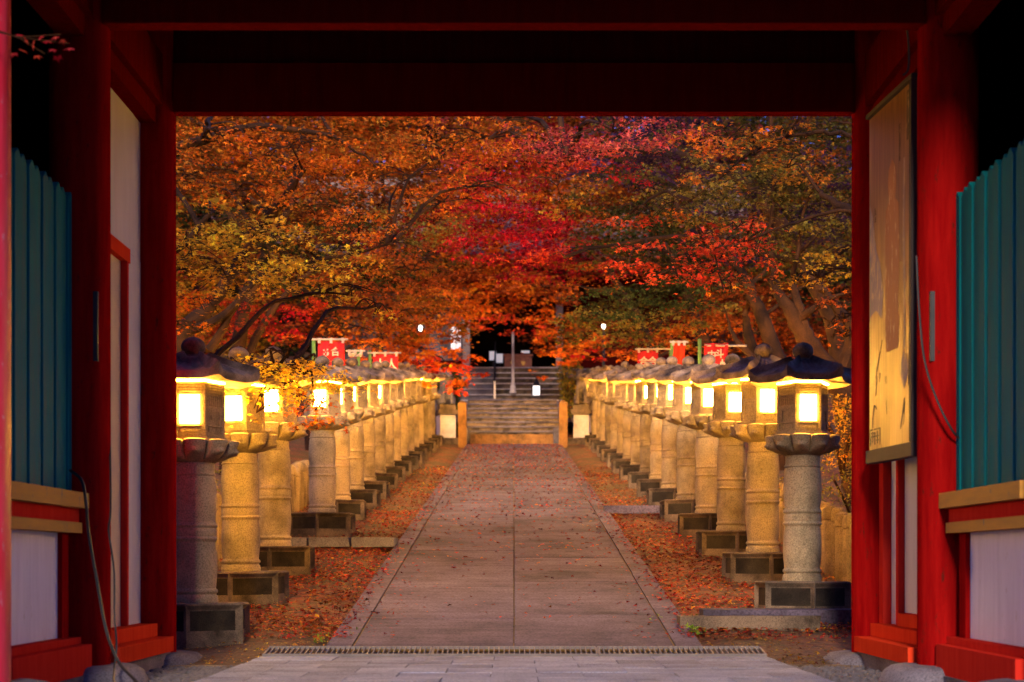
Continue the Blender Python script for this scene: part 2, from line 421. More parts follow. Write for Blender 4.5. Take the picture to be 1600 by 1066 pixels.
def face_mtx(k):     # local frame on hex face k: x along face, y outward, z up
    a = -math.pi/2+k*math.pi/3
    nrm = Vector((math.cos(a), math.sin(a), 0)); tx = Vector((-math.sin(a), math.cos(a), 0))
    return Matrix(((tx.x, nrm.x, 0, 0), (tx.y, nrm.y, 0, 0), (0, 0, 1, 0), (0, 0, 0, 1)))
def mk_firebox():
    bm = bmesh.new(); Rc = .186; ap = Rc*AP; z0, z1 = 1.322, 1.681
    lathe(bm, [(Rc, z0), (Rc, z1)], 6)
    w = .2*.5; th = .2*AP-ap
    for k in range(6):
        mt = face_mtx(k)
        def pl(xa, xb, za, zb, d=th): abox(bm, xa, xb, ap-.001, ap+d, za, zb, mt)
        hw = w-.0005
        pl(-hw, hw, z0+.001, z0+.018); pl(-hw, -.078, z0+.0181, z1-.001); pl(.078, hw, z0+.0181, z1-.001)
        pl(-.0775, .0775, 1.385, 1.398)
        for i in range(4): pl(-.0775, .0775, 1.607+i*.0185, 1.619+i*.0185, th-.002)
        pl(-.0775, .0775, 1.592, 1.600)
        pl(-.060, .060, 1.348, 1.378, th*.4)
        if k in (0, 2, 3, 4): continue
        if k in (1, 5):
            for i in range(7): pl(-.069+i*.0205, -.057+i*.0205, 1.520, 1.5919, th-.002)
            pl(-.0775, .0775, 1.505, 1.5195)
            pl(-.0775, -.05, 1.3985, 1.5045, th-.002); pl(.05, .0775, 1.3985, 1.5045, th-.002)
            pl(-.0495, .0495, 1.480, 1.5045, th-.003); pl(-.030, .030, 1.430, 1.462, th*.5)
    return fin(bm, 'firebox')
def mk_window(k):
    bm = bmesh.new(); ap = .186*AP; mt = face_mtx(k)
    abox(bm, -.060, .060, ap-.004, ap+.020, 1.403, 1.588, mt); return fin(bm, 'window', .003)
def mk_winframe(k):
    bm = bmesh.new(); ap = .186*AP; mt = face_mtx(k)
    for a in ((-.0775, -.0606, 1.3985, 1.5915), (.0606, .0775, 1.3985, 1.5915), (-.0606, .0606, 1.3985, 1.4026), (-.0606, .0606, 1.5884, 1.5915)): abox(bm, a[0], a[1], ap-.001, ap+.010, a[2], a[3], mt)
    return fin(bm, 'window_frame')
def mk_glow_ring():
    bm = bmesh.new(); lathe(bm, [(.196, 1.6815), (.205, 1.6835), (.205, 1.6895), (.19, 1.6905)], 6); return fin(bm, 'added_glow_ring')  # added emitting ring that brightens the eave underside and firebox faces
def mk_roof():
    bm = bmesh.new(); n = 120; Rr = .425
    rad = [.203, .30, .385, .405, .418, .412, .37, .31, .25, .19, .15, .12, .10, .07]
    zz = [1.697, 1.690, 1.680, 1.679, 1.708, 1.728, 1.750, 1.770, 1.793, 1.818, 1.838, 1.853, 1.860, 1.862]
    def fr(a, r, z):
        b = (a % (math.pi/3)); cn = min(b, math.pi/3-b)     # angle from nearest vertex
        hx = hexr(a, r); t_ = r/Rr
        rr = hx*(t_**.5)+r*.93*(1-t_**.5)
        up = .026*math.exp(-(cn/.14)**2)*t_**3
        ridge = (.034*math.exp(-(cn/.06)**2))*(1 if z > 1.72 and r > .09 else 0)
        rib = (.010*max(-.4, math.cos(a*30))*min(1, (1.862-z)/.03))*(1 if z > 1.73 and r > .1 else 0)
        return rr+(.012*math.exp(-(cn/.06)**2) if r > .4 else 0), z+up+ridge+rib
    prof = list(zip(rad, zz)); lathe(bm, prof, n, fr=fr); return fin(bm, 'roof', smooth=True)
def mk_finial():
    prof = [(.062, 1.850), (.070, 1.858), (.064, 1.868), (.054, 1.874)]
    for k in range(1, 12):
        a = -1.15+k*.245; prof.append((.079*math.cos(a)+.001, 1.932+.066*math.sin(a)))
    prof += [(.010, 2.000), (.003, 2.006)]
    bm = bmesh.new(); lathe(bm, prof, 24); return fin(bm, 'finial', smooth=True)
M['recess_dark'] = stone('near_black_recess_stone', (.045, .038, .025), (.025, .02, .015), (.012, .010, .008), 9, b=1.0)  # near-black stone for the recessed panels of the lantern bases
LM = dict(base=mk_base(), shaft=mk_shaft(), lotus=mk_lotus(), ledge=mk_ledge(), fire=mk_firebox(), roof=mk_roof(), fin=mk_finial(),
          **{f'w{k}': mk_window(k) for k in (0, 2, 3, 4)}, **{f'f{k}': mk_winframe(k) for k in (0, 2, 3, 4)}, glow_ring=mk_glow_ring())
LM['base'].materials.append(M['dstone']); LM['base'].materials.append(M['recess_dark'])
def lantern(x, y, label, group):
    L = thing('stone_lantern', label, 'stone lantern', (x, y, slope(y)-.005), R(random.uniform(-4, 4)), group)
    s = random.uniform(.975, 1.02); L.scale = (random.uniform(.96, 1.04),)*2+(s,); L.rotation_euler.x = R(random.uniform(-.7, .7)); L.rotation_euler.y = R(random.uniform(-.7, .7))
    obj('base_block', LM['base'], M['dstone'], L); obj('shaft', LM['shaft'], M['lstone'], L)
    lt = obj('lotus_platform', LM['lotus'], M['lstone'], L); lt.rotation_euler.z = random.uniform(0, .6)
    obj('ledge', LM['ledge'], M['lstone'], L)
    fb = obj('firebox', LM['fire'], M['lstone'], L)
    for k in ('0', '2', '3', '4'): obj('window', LM['w'+k], M['lamp'], fb); obj('window_frame', LM['f'+k], M['lstone'], fb)
    obj('added_glow_ring', LM['glow_ring'], M['ring_glow'], fb)
    rf = obj('roof', LM['roof'], M['rstone'], L); obj('finial', LM['fin'], M['rstone'], L)
    return L
ORD = ['first', 'second', 'third', 'fourth', 'fifth', 'sixth', 'seventh', 'eighth', 'ninth', 'tenth', 'eleventh', 'twelfth', 'thirteenth',
       'fourteenth', 'fifteenth', 'sixteenth', 'seventeenth', 'eighteenth']
XL = 2.15
extraL = ['grey shaft half behind the gate post', 'amber shaft, leaves across its roof', 'beside the stepping slabs',
          'pale grey shaft after the gap', 'amber shaft behind the pale grey one']
extraR = ['grey shaft beside the gate post', 'amber shaft behind the nearest one']
i = 0
for k in range(18):
    if k == 3: continue
    inv = .002008+.000331*k; d = XL*F*inv
    ex = extraL[i] if i < len(extraL) else 'amber lit shaft'
    lantern(-XL+random.uniform(-.01, .01), d, f'{ORD[i]} lantern from the gate, left row, {ex}', 'stone lanterns along the left of the path'); i += 1
for k in range(17):
    inv = .002222+.000361*k; d = XL*F*inv
    ex = extraR[k] if k < 2 else 'amber lit shaft'
    lantern(XL+random.uniform(-.01, .01), d, f'{ORD[k]} lantern from the gate, right row, {ex}', 'stone lanterns along the right of the path')

# low pillar fences behind the rows
def mk_pillar():
    bm = bmesh.new()
    lathe(bm, [(.066, -.1), (.068, .46), (.062, .468), (.062, .478), (.069, .486), (.069, .57), (.055, .60), (.02, .612)], 14)
    return fin(bm, 'stone_pillar', smooth=True)
pm = mk_pillar()
for sgn, lb in ((-1, 'low fence of round stone pillars behind the left lantern row'), (1, 'low fence of round stone pillars behind the right lantern row')):
    f = thing('stone_pillar_fence', lb, 'fence', (sgn*2.86, 11.6, slope(11.6)))
    for k in range(86):
        y = k*.215
        o = obj('pillar', pm, M['lstone2'], f); o.location = (random.uniform(-.01, .01), y, y*.1217-.02); o.rotation_euler = (random.uniform(-.03, .03), random.uniform(-.03, .03), k)
        o.scale = (random.uniform(.9, 1.12),)*2+(random.uniform(.92, 1.06),)

# ------------------------------------------------------------------ the gate
G = thing('temple_gate', 'red lacquered timber temple gate framing the path, teal boarded side bays', 'gate')
YB, YM, YF = 9.62, 8.05, 6.52; PX = 2.275; PR = .158
def post(x, y, z0, top=4.2, name='post'):
    bm = bmesh.new(); lathe(bm, [(PR, z0), (PR, 1.5), (PR*.99, 3.0), (PR*.98, top)], 40)
    return obj(name, fin(bm, name, smooth=True), M['red'], G)
def base_stone(x, y, z, r, h):
    bm = bmesh.new(); prof = [(r*1.06, z-.35), (r*1.03, z-h), (r, z-h*.55), (r*.93, z-h*.22), (r*.82, z-h*.05), (r*.7, z), (.02, z+.001)]
    lathe(bm, prof, 32, c=(x, y), fr=lambda a, rr, zz: (rr*(1+.03*math.sin(3*a+x)+.02*math.sin(5*a)), zz))
    return obj('base_stone', fin(bm, 'base_stone', smooth=True), M['bstone'], G)
for sx in (-1, 1):
    for y, zb in ((YB, .02), (YM, .045), (YF, .07)):
        bm = bmesh.new(); lathe(bm, [(PR, zb-.01), (PR, 1.5), (PR*.99, 3.0), (PR*.98, 4.3)], 40, c=(sx*PX if y != YF else (-2.30 if sx < 0 else 2.355), y))
        obj('post', fin(bm, 'post', smooth=True), M['pinkred'] if y == YF else M['red'], G)
        base_stone(sx*PX, y, zb, .36, .16)
# transverse beams
box('lintel_beam', -2.12, 2.12, YB-.06, YB+.04, 3.385, 3.69, M['beamred'], G, .012)
box('lintel_beam', -4.3, 4.3, YB-.04, YB+.06, 3.70, 4.3, M['darkwood'], G, .01)
box('cross_beam', -2.135, 2.135, YM-.09, YM+.02, 3.375, 3.60, M['beamred'], G, .012)
box('ceiling_board', -2.13, 2.13, YM+.10, YB-.1, 3.92, 3.96, M['darkwood'], G, 0)
box('cross_beam', -2.135, 2.135, YM-.07, YM+.07, 3.61, 4.25, M['darkwood'], G, .012)
for yy in (8.55, 9.05):
    box('ceiling_joist', -2.1, 2.1, yy, yy+.09, 3.80, 3.918, M['darkwood'], G, .006)
for sx in (-1, 1):
    # side beams and wall between middle and back post
    for (ya, yb) in ((YM+.13, YB-.13), (YF+.13, YM-.13)):
        box('side_beam', sx*2.17, sx*2.38, ya, yb, 3.40, 3.72, M['beamred'], G, .01)
        box('head_rail', sx*2.21, sx*2.35, ya, yb, 3.29, 3.397, M['beamred'], G, .006)
        box('plate_board', sx*2.25, sx*2.33, ya, yb, 3.722, 4.25, M['darkwood'], G, 0)
    ya, yb = YM+.14, YB-.14
    box('sill', sx*2.10, sx*2.38, ya, yb, .035, .125, M['orange'], G, .006)
    box('upper_sill', sx*2.20, sx*2.36, ya, yb, .127, .205, M['orange'], G, .005)
    box('footing_stone', sx*2.12, sx*2.40, ya, yb, -.3, .033, M['bstone'], G, .01)
    if sx < 0:
        box('wall_board', -2.36, -2.305, 8.2, 9.0, .207, 2.345, M['cream'], G, .002)
        box('door_frame', -2.36, -2.268, 9.003, 9.045, .207, 2.345, M['redlight'], G, .003)
        box('door_frame', -2.36, -2.278, 9.0455, 9.085, .207, 2.345, M['orange'], G, .003)
        box('door_lintel', -2.36, -2.268, 8.2, 9.085, 2.347, 2.43, M['orange'], G, .003)
        box('wall_board', -2.36, -2.300, 9.087, yb, .207, 2.43, M['white'], G, .002)
        box('wall_board', -2.36, -2.300, 8.2, 9.3, 2.432, 3.288, M['white'], G, .002)
        box('wall_board', -2.36, -2.303, 9.302, yb, 2.432, 3.288, M['white'], G, .002)
    else:
        for a, b in ((8.2, 8.55), (8.553, 8.85), (8.853, 9.04)): box('wall_board', 2.30, 2.36, a, b, .285, 3.288, M['white'], G, .002)
        box('lower_rail', 2.26, 2.36, 8.2, 9.04, .207, .283, M['orange'], G, .003)
        box('mullion', 2.262, 2.36, 9.043, 9.10, .207, 3.288, M['redlight'], G, .003)
        box('mullion', 2.275, 2.36, 9.101, 9.135, .207, 3.288, M['red'], G, .003)
        box('wall_board', 2.30, 2.36, 9.137, 9.36, .207, 3.288, M['white'], G, .002)
        box('jamb', 2.25, 2.36, 9.362, 9.48, .207, 3.288, M['redlight'], G, .003)
    # front bay: dado, rails, teal boards
    ya, yb = YF+.13, YM-.10
    box('wide_rail', sx*2.19, sx*2.40, ya, yb+.02, .857, .935, M['ochre'], G, .008)
    box('under_rail', sx*2.235, sx*2.36, ya, yb, .785, .855, M['redlight'], G, .005)
    box('thin_rail', sx*2.215, sx*2.35, ya, yb-.07, .730, .783, M['ochre'], G, .004)
    box('dado_board', sx*2.285, sx*2.33, ya, 7.25, .20, .728, M['dado'], G, .002)
    box('dado_board', sx*2.285, sx*2.33, 7.252, 7.69, .20, .728, M['dado'], G, .002)
    box('dado_stile', sx*2.262, sx*2.35, 7.692, 7.80, .20, .728, M['red'], G, .004)
    box('dado_sill', sx*2.225, sx*2.35, ya, yb, .162, .198, M['redlight'], G, .004)
    box('floor_sill', sx*2.17, sx*2.40, ya, yb-.05, .01, .16, M['redlight'], G, .008)
    box('footing_stone', sx*2.16, sx*2.44, ya, yb-.08, -.3, .008, M['bstone'], G, .01)
    k = 0; y = yb+.0
    for k in range(13):                                   # teal pointed boards
        a = 7.93-k*.105; bm = bmesh.new(); zt = 2.47
        w_ = .098
        vs = [(0, .937), (w_, .937), (w_, zt-.028), (w_*.5, zt+.012), (0, zt-.028)]
        f1 = [bm.verts.new((sx*(2.280 if k % 2 else 2.272), a-w_+q_[0], q_[1])) for q_ in vs]; f2 = [bm.verts.new((sx*2.315, a-w_+q_[0], q_[1])) for q_ in vs]
        bm.faces.new(f1); bm.faces.new(f2[::-1])
        for j in range(5): bm.faces.new((f1[j], f2[j], f2[(j+1) % 5], f1[(j+1) % 5]))
        bmesh.ops.recalc_face_normals(bm, faces=bm.faces)
        obj('teal_board', fin(bm, 'teal_board', .004), M['teal'], G)
    box('latch', sx*2.15, sx*2.27, 7.93, 7.975, 1.62, 1.98, M['iron'], G, .006)
    # niche behind the boards: outer wall, back wall
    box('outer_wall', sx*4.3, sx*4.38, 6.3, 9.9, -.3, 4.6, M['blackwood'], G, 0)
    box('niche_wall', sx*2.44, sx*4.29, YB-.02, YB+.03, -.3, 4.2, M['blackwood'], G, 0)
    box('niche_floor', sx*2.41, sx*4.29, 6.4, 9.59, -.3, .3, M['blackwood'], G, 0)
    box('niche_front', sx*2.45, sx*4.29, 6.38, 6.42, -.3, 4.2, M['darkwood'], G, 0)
    # knee brace at the top corner of the middle post
    bm = bmesh.new(); tube(bm, [(sx*2.30, YM-.62, 3.72), (sx*2.30, YM-.16, 3.30)], .035, 4); obj('knee_brace', fin(bm, 'knee_brace'), M['beamred'], G)
# roof
box('ceiling', -4.4, 4.4, 6.2, 9.56, 4.30, 4.36, M['blackwood'], G, 0)
bm = bmesh.new()
pf = [(4.6, 4.10), (4.6, 4.24), (8.0, 4.95), (10.4, 4.52), (10.4, 4.38), (8.0, 4.45)]
a = [bm.verts.new((-6.2, y, z)) for y, z in pf]; b = [bm.verts.new((6.2, y, z)) for y, z in pf]
bm.faces.new(a); bm.faces.new(b[::-1])
for j in range(6): bm.faces.new((a[j], b[j], b[(j+1) % 6], a[(j+1) % 6]))
bmesh.ops.recalc_face_normals(bm, faces=bm.faces)
obj('roof', fin(bm, 'roof'), M['rstone'], G)

# painted board hanging on the right wall
PB = thing('painted_board', 'tall weathered painted wooden board in a dark frame on the right gate wall', 'painting', (2.14, 8.74, 1.3))
def loc(y, z): return (y-8.74, z-1.3)
qb = [loc(8.20, 1.147), loc(9.26, 1.171), loc(9.26, 3.275), loc(8.20, 3.195)]   # outer corners
def slabyz(name, pts, x0, x1, m, parent, bevel=0):
    bm = bmesh.new(); f1 = [bm.verts.new((x0, q_[0], q_[1])) for q_ in pts]; f2 = [bm.verts.new((x1, q_[0], q_[1])) for q_ in pts]
    bm.faces.new(f1); bm.faces.new(f2[::-1]); n = len(pts)
    for j in range(n): bm.faces.new((f1[j], f2[j], f2[(j+1) % n], f1[(j+1) % n]))
    bmesh.ops.recalc_face_normals(bm, faces=bm.faces)
    return obj(name, fin(bm, name, bevel), m, parent)
def lerp(a, b, s): return (a[0]+(b[0]-a[0])*s, a[1]+(b[1]-a[1])*s)
def uvp(s, t_):      # s: near(0)..far(1), t: bottom..top
    return lerp(lerp(qb[0], qb[1], s), lerp(qb[3], qb[2], s), t_)
slabyz('panel', [uvp(.05, .04), uvp(.985, .04), uvp(.985, .985), uvp(.05, .985)], 0, .03, M['board'], PB)
slabyz('frame_rail', [uvp(0, 0), uvp(1, 0), uvp(1, .038), uvp(0, .038)], -.02, .04, M['frame'], PB, .004)
slabyz('frame_rail', [uvp(0, .987), uvp(1, .987), uvp(1, 1), uvp(0, 1)], -.02, .04, M['frame'], PB, .003)
slabyz('frame_stile', [uvp(0, .0385), uvp(.047, .0385), uvp(.047, .9865), uvp(0, .9865)], -.02, .04, M['frame'], PB, .004)
# faded painting: standing robed figure, hill, foliage, seal (thin paint layers)
def pshape(name, pts, m, d): return slabyz(name, [uvp(*q_) for q_ in pts], -d, -.0005, m, PB)
fig = []
for k in range(25):
    s = k/24; t_ = .30+.52*s; w_ = .10+.05*math.sin(s*3)+(.03 if s < .2 else 0)
    if s > .78: w_ = .085*math.sqrt(max(0, 1-((s-.88)/.12)**2))+.004
    fig.append((.46+w_, t_))
fig += [(.92-q_[0], q_[1]) for q_ in fig[::-1]]
pshape('painted_figure', fig, M['robe'], .0015)
pshape('painted_hill', [(.97, .42), (.97, .74), (.90, .70), (.82, .60), (.74, .56), (.66, .47), (.70, .40), (.82, .43)], M['greyink'], .0012)
pshape('painted_stem', [(.22, .29), (.19, .29), (.18, .45), (.20, .62), (.19, .80), (.22, .80), (.24, .6), (.22, .45)], M['greyink'], .0012)
leafp = [(.21+.075*math.sin(math.pi*s)*(1 if s < 1 else 0), .185+.10*s) for s in np.linspace(0, 1, 9)]
pshape('painted_leaf', leafp+[(.42-q_[0], q_[1]) for q_ in leafp[::-1]], M['greyink'], .0015)
for (s0, t0, s1, t1, w_) in ((.83, .24, .68, .34, .012), (.80, .245, .83, .19, .01), (.86, .165, .90, .13, .012), (.86, .165, .80, .15, .012), (.90, .13, .90, .10, .01),
                           (.60, .235, .60, .215, .02), (.73, .25, .74, .225, .015), (.20, .16, .28, .08, .012), (.20, .15, .22, .09, .012), (.60, .17, .58, .13, .008), (.10, .30, .13, .19, .012), (.3, .9, .3, .8, .014), (.12, .97, .14, .84, .03), (.84, .72, .84, .68, .015)):
    pshape('ink_stroke', [(s0-w_, t0), (s0+w_, t0), (s1+w_*.5, t1), (s1-w_*.5, t1)], M['ink'], .002)
for (a_, b_, c_, d_) in ((.72, .74, .05, .098), (.945, .965, .05, .098), (.72, .965, .094, .098), (.78, .80, .055, .09), (.84, .86, .052, .088), (.89, .915, .06, .09), (.76, .93, .074, .078), (.76, .82, .062, .066), (.86, .94, .084, .088)):
    pshape('seal_stroke', [(a_, c_), (b_, c_), (b_, d_), (a_, d_)], M['ink'], .002)

# cables
def cable(name, pix, label, r=.006):
    bm = bmesh.new(); tube(bm, curve_pts([P(*q_) for q_ in pix], 8), r, 8)
    o = obj(name, fin(bm, name, smooth=True), M['rubber']); tag(o, label, 'cable'); return o
cable('cable', [(110, 735, 7.80), (128, 752, 7.72), (135, 790, 7.66), (138, 830, 7.68), (150, 900, 7.68), (166, 985, 7.6), (186, 1035, 7.6), (212, 1064, 7.4), (226, 1085, 7.2)], 'thick black cable drooping over the left rail down to the gravel', .008)
cable('cable', [(171, 640, 8.2), (173, 790, 7.88), (170, 830, 7.86), (178, 890, 7.86), (179, 960, 7.8), (182, 1010, 7.78), (178, 1050, 7.7), (178, 1082, 7.3)], 'thin grey cable hanging wavy down the left middle post', .0055)
cable('cable', [(1432, 400, 7.9), (1436, 480, 7.88), (1444, 560, 7.86), (1462, 620, 7.84), (1485, 668, 7.82), (1503, 690, 7.85)], 'thin cable sagging across the right middle post', .006)
cable('cable', [(1417, 42, 8.1), (1420, 75, 8.15), (1419, 108, 8.18), (1411, 118, 8.2)], 'short dark cord from the beam to the top of the painted board', .006)

# gravel strips inside the gate
def pebbles(name, xa, xb, ya, yb, n, zf, label=None):
    ico = bmesh.new(); bmesh.ops.create_icosphere(ico, subdivisions=1, radius=1)
    vv = np.array([v_.co[:] for v_ in ico.verts]); ff = np.array([[v_.index for v_ in f.verts] for f in ico.faces]); ico.free()
    cx = rng.uniform(xa, xb, n); cyy = rng.uniform(ya, yb, n); s = rng.uniform(.012, .024, (n, 1, 1))*np.array([1, 1, .65])*rng.uniform(.7, 1.3, (n, 1, 3))
    cz = rng.uniform(-.005, .02, n)+zf
    V = vv[None]*s*rng.uniform(.85, 1.15, (n, len(vv), 1))+np.stack([cx, cyy, cz], 1)[:, None]
    Fc = ff[None]+(np.arange(n)*len(vv))[:, None, None]
    me = raw_mesh(name, V.reshape(-1, 3), Fc.reshape(-1, 3)); o = obj(name, me, M['gravel'], kind='stuff')
    if label: tag(o, label, 'gravel')
    return o
def raw_mesh(name, V, Fc, cols=None, nv=None):
    me = bpy.data.meshes.new(name); k = Fc.shape[1]
    me.vertices.add(len(V)); me.vertices.foreach_set('co', np.ascontiguousarray(V, dtype=np.float32).ravel())
    me.loops.add(Fc.size); me.loops.foreach_set('vertex_index', np.ascontiguousarray(Fc, dtype=np.int32).ravel())
    me.polygons.add(len(Fc)); me.polygons.foreach_set('loop_start', np.arange(0, Fc.size, k, dtype=np.int32))
    try: me.polygons.foreach_set('loop_total', np.full(len(Fc), k, dtype=np.int32))
    except Exception: pass
    if cols is not None:
        at = me.attributes.new('leaf_colour', 'FLOAT_COLOR', 'POINT')
        at.data.foreach_set('color', np.ascontiguousarray(np.concatenate([cols, np.ones((len(cols), 1))], 1), dtype=np.float32).ravel())
    me.update(calc_edges=True); return me
pebbles('gravel', -2.5, -1.57, 6.6, 9.3, 4500, -.072, 'dark gravel strip between the pavement and the left gate posts')
pebbles('gravel', 1.57, 2.5, 6.6, 9.3, 4500, -.072, 'dark gravel strip between the pavement and the right gate posts')
box('kerb_stone', -2.6, -1.57, 9.30, 9.42, -.2, -.045, M['dstone'], None, .01)['label'] = 'dark kerb under the left back gate post'
bpy.data.objects['kerb_stone']['category'] = 'kerb'
o = box('kerb_stone', 1.57, 2.6, 9.30, 9.42, -.2, -.045, M['dstone'], None, .01); tag(o, 'dark kerb under the right back gate post', 'kerb')

# ------------------------------------------------------------------ leaves
def star(kites):
    """vertex list (x along leaf) and quads of a maple leaf of unit radius"""
    if kites == 5: ang = [-115, -58, 0, 58, 115]; ln = [.55, .85, 1., .85, .55]
    elif kites == 3: ang = [-75, 0, 75]; ln = [.8, 1., .8]
    else: ang = [0]; ln = [1.]
    V = [(0, 0, 0)]; Q = []
    if kites == 1: return np.array([(-.8, 0, -.08), (0, .62, 0), (1, 0, -.12), (0, -.62, 0)]), np.array([[0, 3, 2, 1]])
    w = math.radians(29 if kites == 5 else 37); vr = .38 if kites == 5 else .42
    n0 = 1
    for a, l in zip(ang, ln):
        a = math.radians(a)
        for (aa, rr, z) in ((a-w, vr, .0), (a, l, -.22*l), (a+w, vr, .0)): V.append((rr*math.cos(aa), rr*math.sin(aa), z))
        Q.append((0, n0, n0+1, n0+2)); n0 += 3
    return np.array(V), np.array(Q)
STAR = {k: star(k) for k in (1, 3, 5)}
def leaves(pos, size, cols, kites, tilt=.45, nrm=None):
    n = len(pos); V0, Q0 = STAR[kites]; k = len(V0)
    yaw = rng.uniform(0, 2*np.pi, n); th = np.abs(rng.normal(0, tilt, n)); ph = rng.uniform(0, 2*np.pi, n)
    nz = np.stack([np.sin(th)*np.cos(ph), np.sin(th)*np.sin(ph), np.cos(th)], 1)
    ex = np.stack([np.cos(yaw), np.sin(yaw), np.zeros(n)], 1); ex -= nz*(ex*nz).sum(1, keepdims=True); ex /= np.linalg.norm(ex, axis=1, keepdims=True)
    ey = np.cross(nz, ex)
    s = size[:, None, None]*.5
    V = pos[:, None]+s*(V0[None, :, 0:1]*ex[:, None]+V0[None, :, 1:2]*ey[:, None]+V0[None, :, 2:3]*nz[:, None])
    Q = Q0[None]+(np.arange(n)*k)[:, None, None]
    return V.reshape(-1, 3), Q.reshape(-1, 4), np.repeat(cols, k, axis=0)
PAL = {
 'gold':   [(.95, .56, .03), (.92, .42, .02), (.95, .64, .06), (.55, .30, .03)],
 'goldol': [(.80, .42, .03), (.42, .28, .03), (.85, .34, .02), (.16, .14, .02)],
 'orange': [(.92, .22, .015), (.80, .13, .01), (.95, .34, .02), (.40, .08, .015)],
 'orol':   [(.75, .24, .02), (.34, .21, .025), (.72, .13, .015), (.13, .10, .02)],
 'rust':   [(.45, .085, .015), (.33, .07, .015), (.55, .12, .02), (.20, .08, .02)],
 'scar':   [(.85, .085, .02), (.80, .05, .025), (.86, .15, .025), (.62, .04, .02)],
 'crim':   [(.68, .015, .03), (.55, .010, .03), (.75, .04, .03), (.40, .01, .02)],
 'pink':   [(.75, .12, .09), (.65, .05, .06), (.78, .22, .07), (.48, .10, .08)],
 'olive':  [(.22, .20, .03), (.30, .24, .04), (.14, .14, .03), (.42, .20, .03)],
 'dgreen': [(.05, .085, .02), (.09, .12, .025), (.035, .06, .02), (.14, .13, .03)],
 'purple': [(.13, .06, .14), (.09, .05, .12), (.20, .05, .11), (.07, .05, .09)],
 'dark':   [(.05, .05, .03), (.08, .05, .03), (.03, .035, .03), (.10, .06, .03)],
}
TONE = [1.0]
def pick(pal, n):
    p_ = np.array(PAL[pal]); c = p_[rng.choice(len(p_), n, p=[.36, .27, .22, .15])]
    return np.clip(TONE[0]*c*rng.uniform(.55, 1.25, (n, 1))*rng.uniform(.93, 1.07, (n, 3)), 0, .95)
class Crown:
    def __init__(s): s.parts = []; s.spr = []
    def spray(s, u, v, du, dv, d, pal, k=1.0, size=None, kites=None, depth=None, tilt=.6, droop=.5):
        c = P(u, v, d); a = du/F*d; t_ = dv/F*d
        if size is None: size = np.interp(d, [12, 16, 24, 34, 50], [.066, .075, .098, .135, .19])
        if kites is None: kites = 5 if d < 17.5 else (3 if d < 29 else 1)
        lp = size*F/d
        n = int(k*2.1*np.pi*du*dv/(lp*lp*.20)); b = depth if depth else max(.35, min(1.4, a*.9))
        nc = max(3, n//22)
        rho = np.sqrt(rng.uniform(0, 1, nc)); ph = rng.uniform(0, 2*np.pi, nc)
        layers = max(1, int(t_/.16)); lay = rng.integers(0, layers+1, nc)/max(1, layers)*2-1
        cx = rho*np.cos(ph)*a; cyy = rho*np.sin(ph)*b
        env = np.sqrt(np.clip(1-rho**2, .05, 1))
        cz = lay*t_*.85*env-droop*t_*(np.abs(cx/a)**2)+.12*t_
        side = -1 if c.x < 0 else 1
        idx = rng.integers(0, nc, n); cr = min(.42, max(.13, a*.22))
        off = rng.normal(0, 1, (n, 3))*np.array([cr*.66, cr*.66, .016+t_*.045])
        pos = np.stack([cx[idx], cyy[idx], cz[idx]], 1)+off
        pos[:, 2] -= .35*np.hypot(off[:, 0], off[:, 1])*rng.uniform(.3, 1, n)
        pos += np.array(c)
        cc = pick(pal, nc)*.45+.55*pick(pal, nc).mean(0)
        tn = np.clip(rng.normal(1.15, .42, nc), .25, 1.7); cols = np.clip((pick(pal, n)*.6+cc[idx]*.4)*tn[idx][:, None], 0, .97)
        A = np.array([-2.46, 40.5, 6.79]); e = np.array([0, 0, EYE]); ax = (A-e)/np.linalg.norm(A-e); rel = pos-e     # clear gap in front of the street lamp
        al = rel@ax; keep = (np.linalg.norm(rel-al[:, None]*ax, axis=1) > .0032*al) | (rel[:, 1] > 40)
        pos, cols = pos[keep], cols[keep]; n = len(pos)
        s.parts.append((pos, size*rng.uniform(.65, 1.2, n), cols, kites, tilt)); s.spr.append((c, a, b, t_))
    def build(s, tree, name='crown'):
        byk = {}
        for (pos, sz, cols, kites, tilt) in s.parts:
            byk.setdefault(4, []).append(leaves(pos, sz, cols, kites, tilt))
        V = []; Q = []; Cc = []; o_ = 0
        for (v_, q_, c_) in byk[4]: V.append(v_); Q.append(q_+o_); Cc.append(c_); o_ += len(v_)
        me = raw_mesh(name, np.concatenate(V), np.concatenate(Q), np.concatenate(Cc)); o = obj(name, me, M['leaf'], tree, kind='stuff')
        o.matrix_parent_inverse = Matrix.Translation(-tree.location)
        return len(me.polygons)
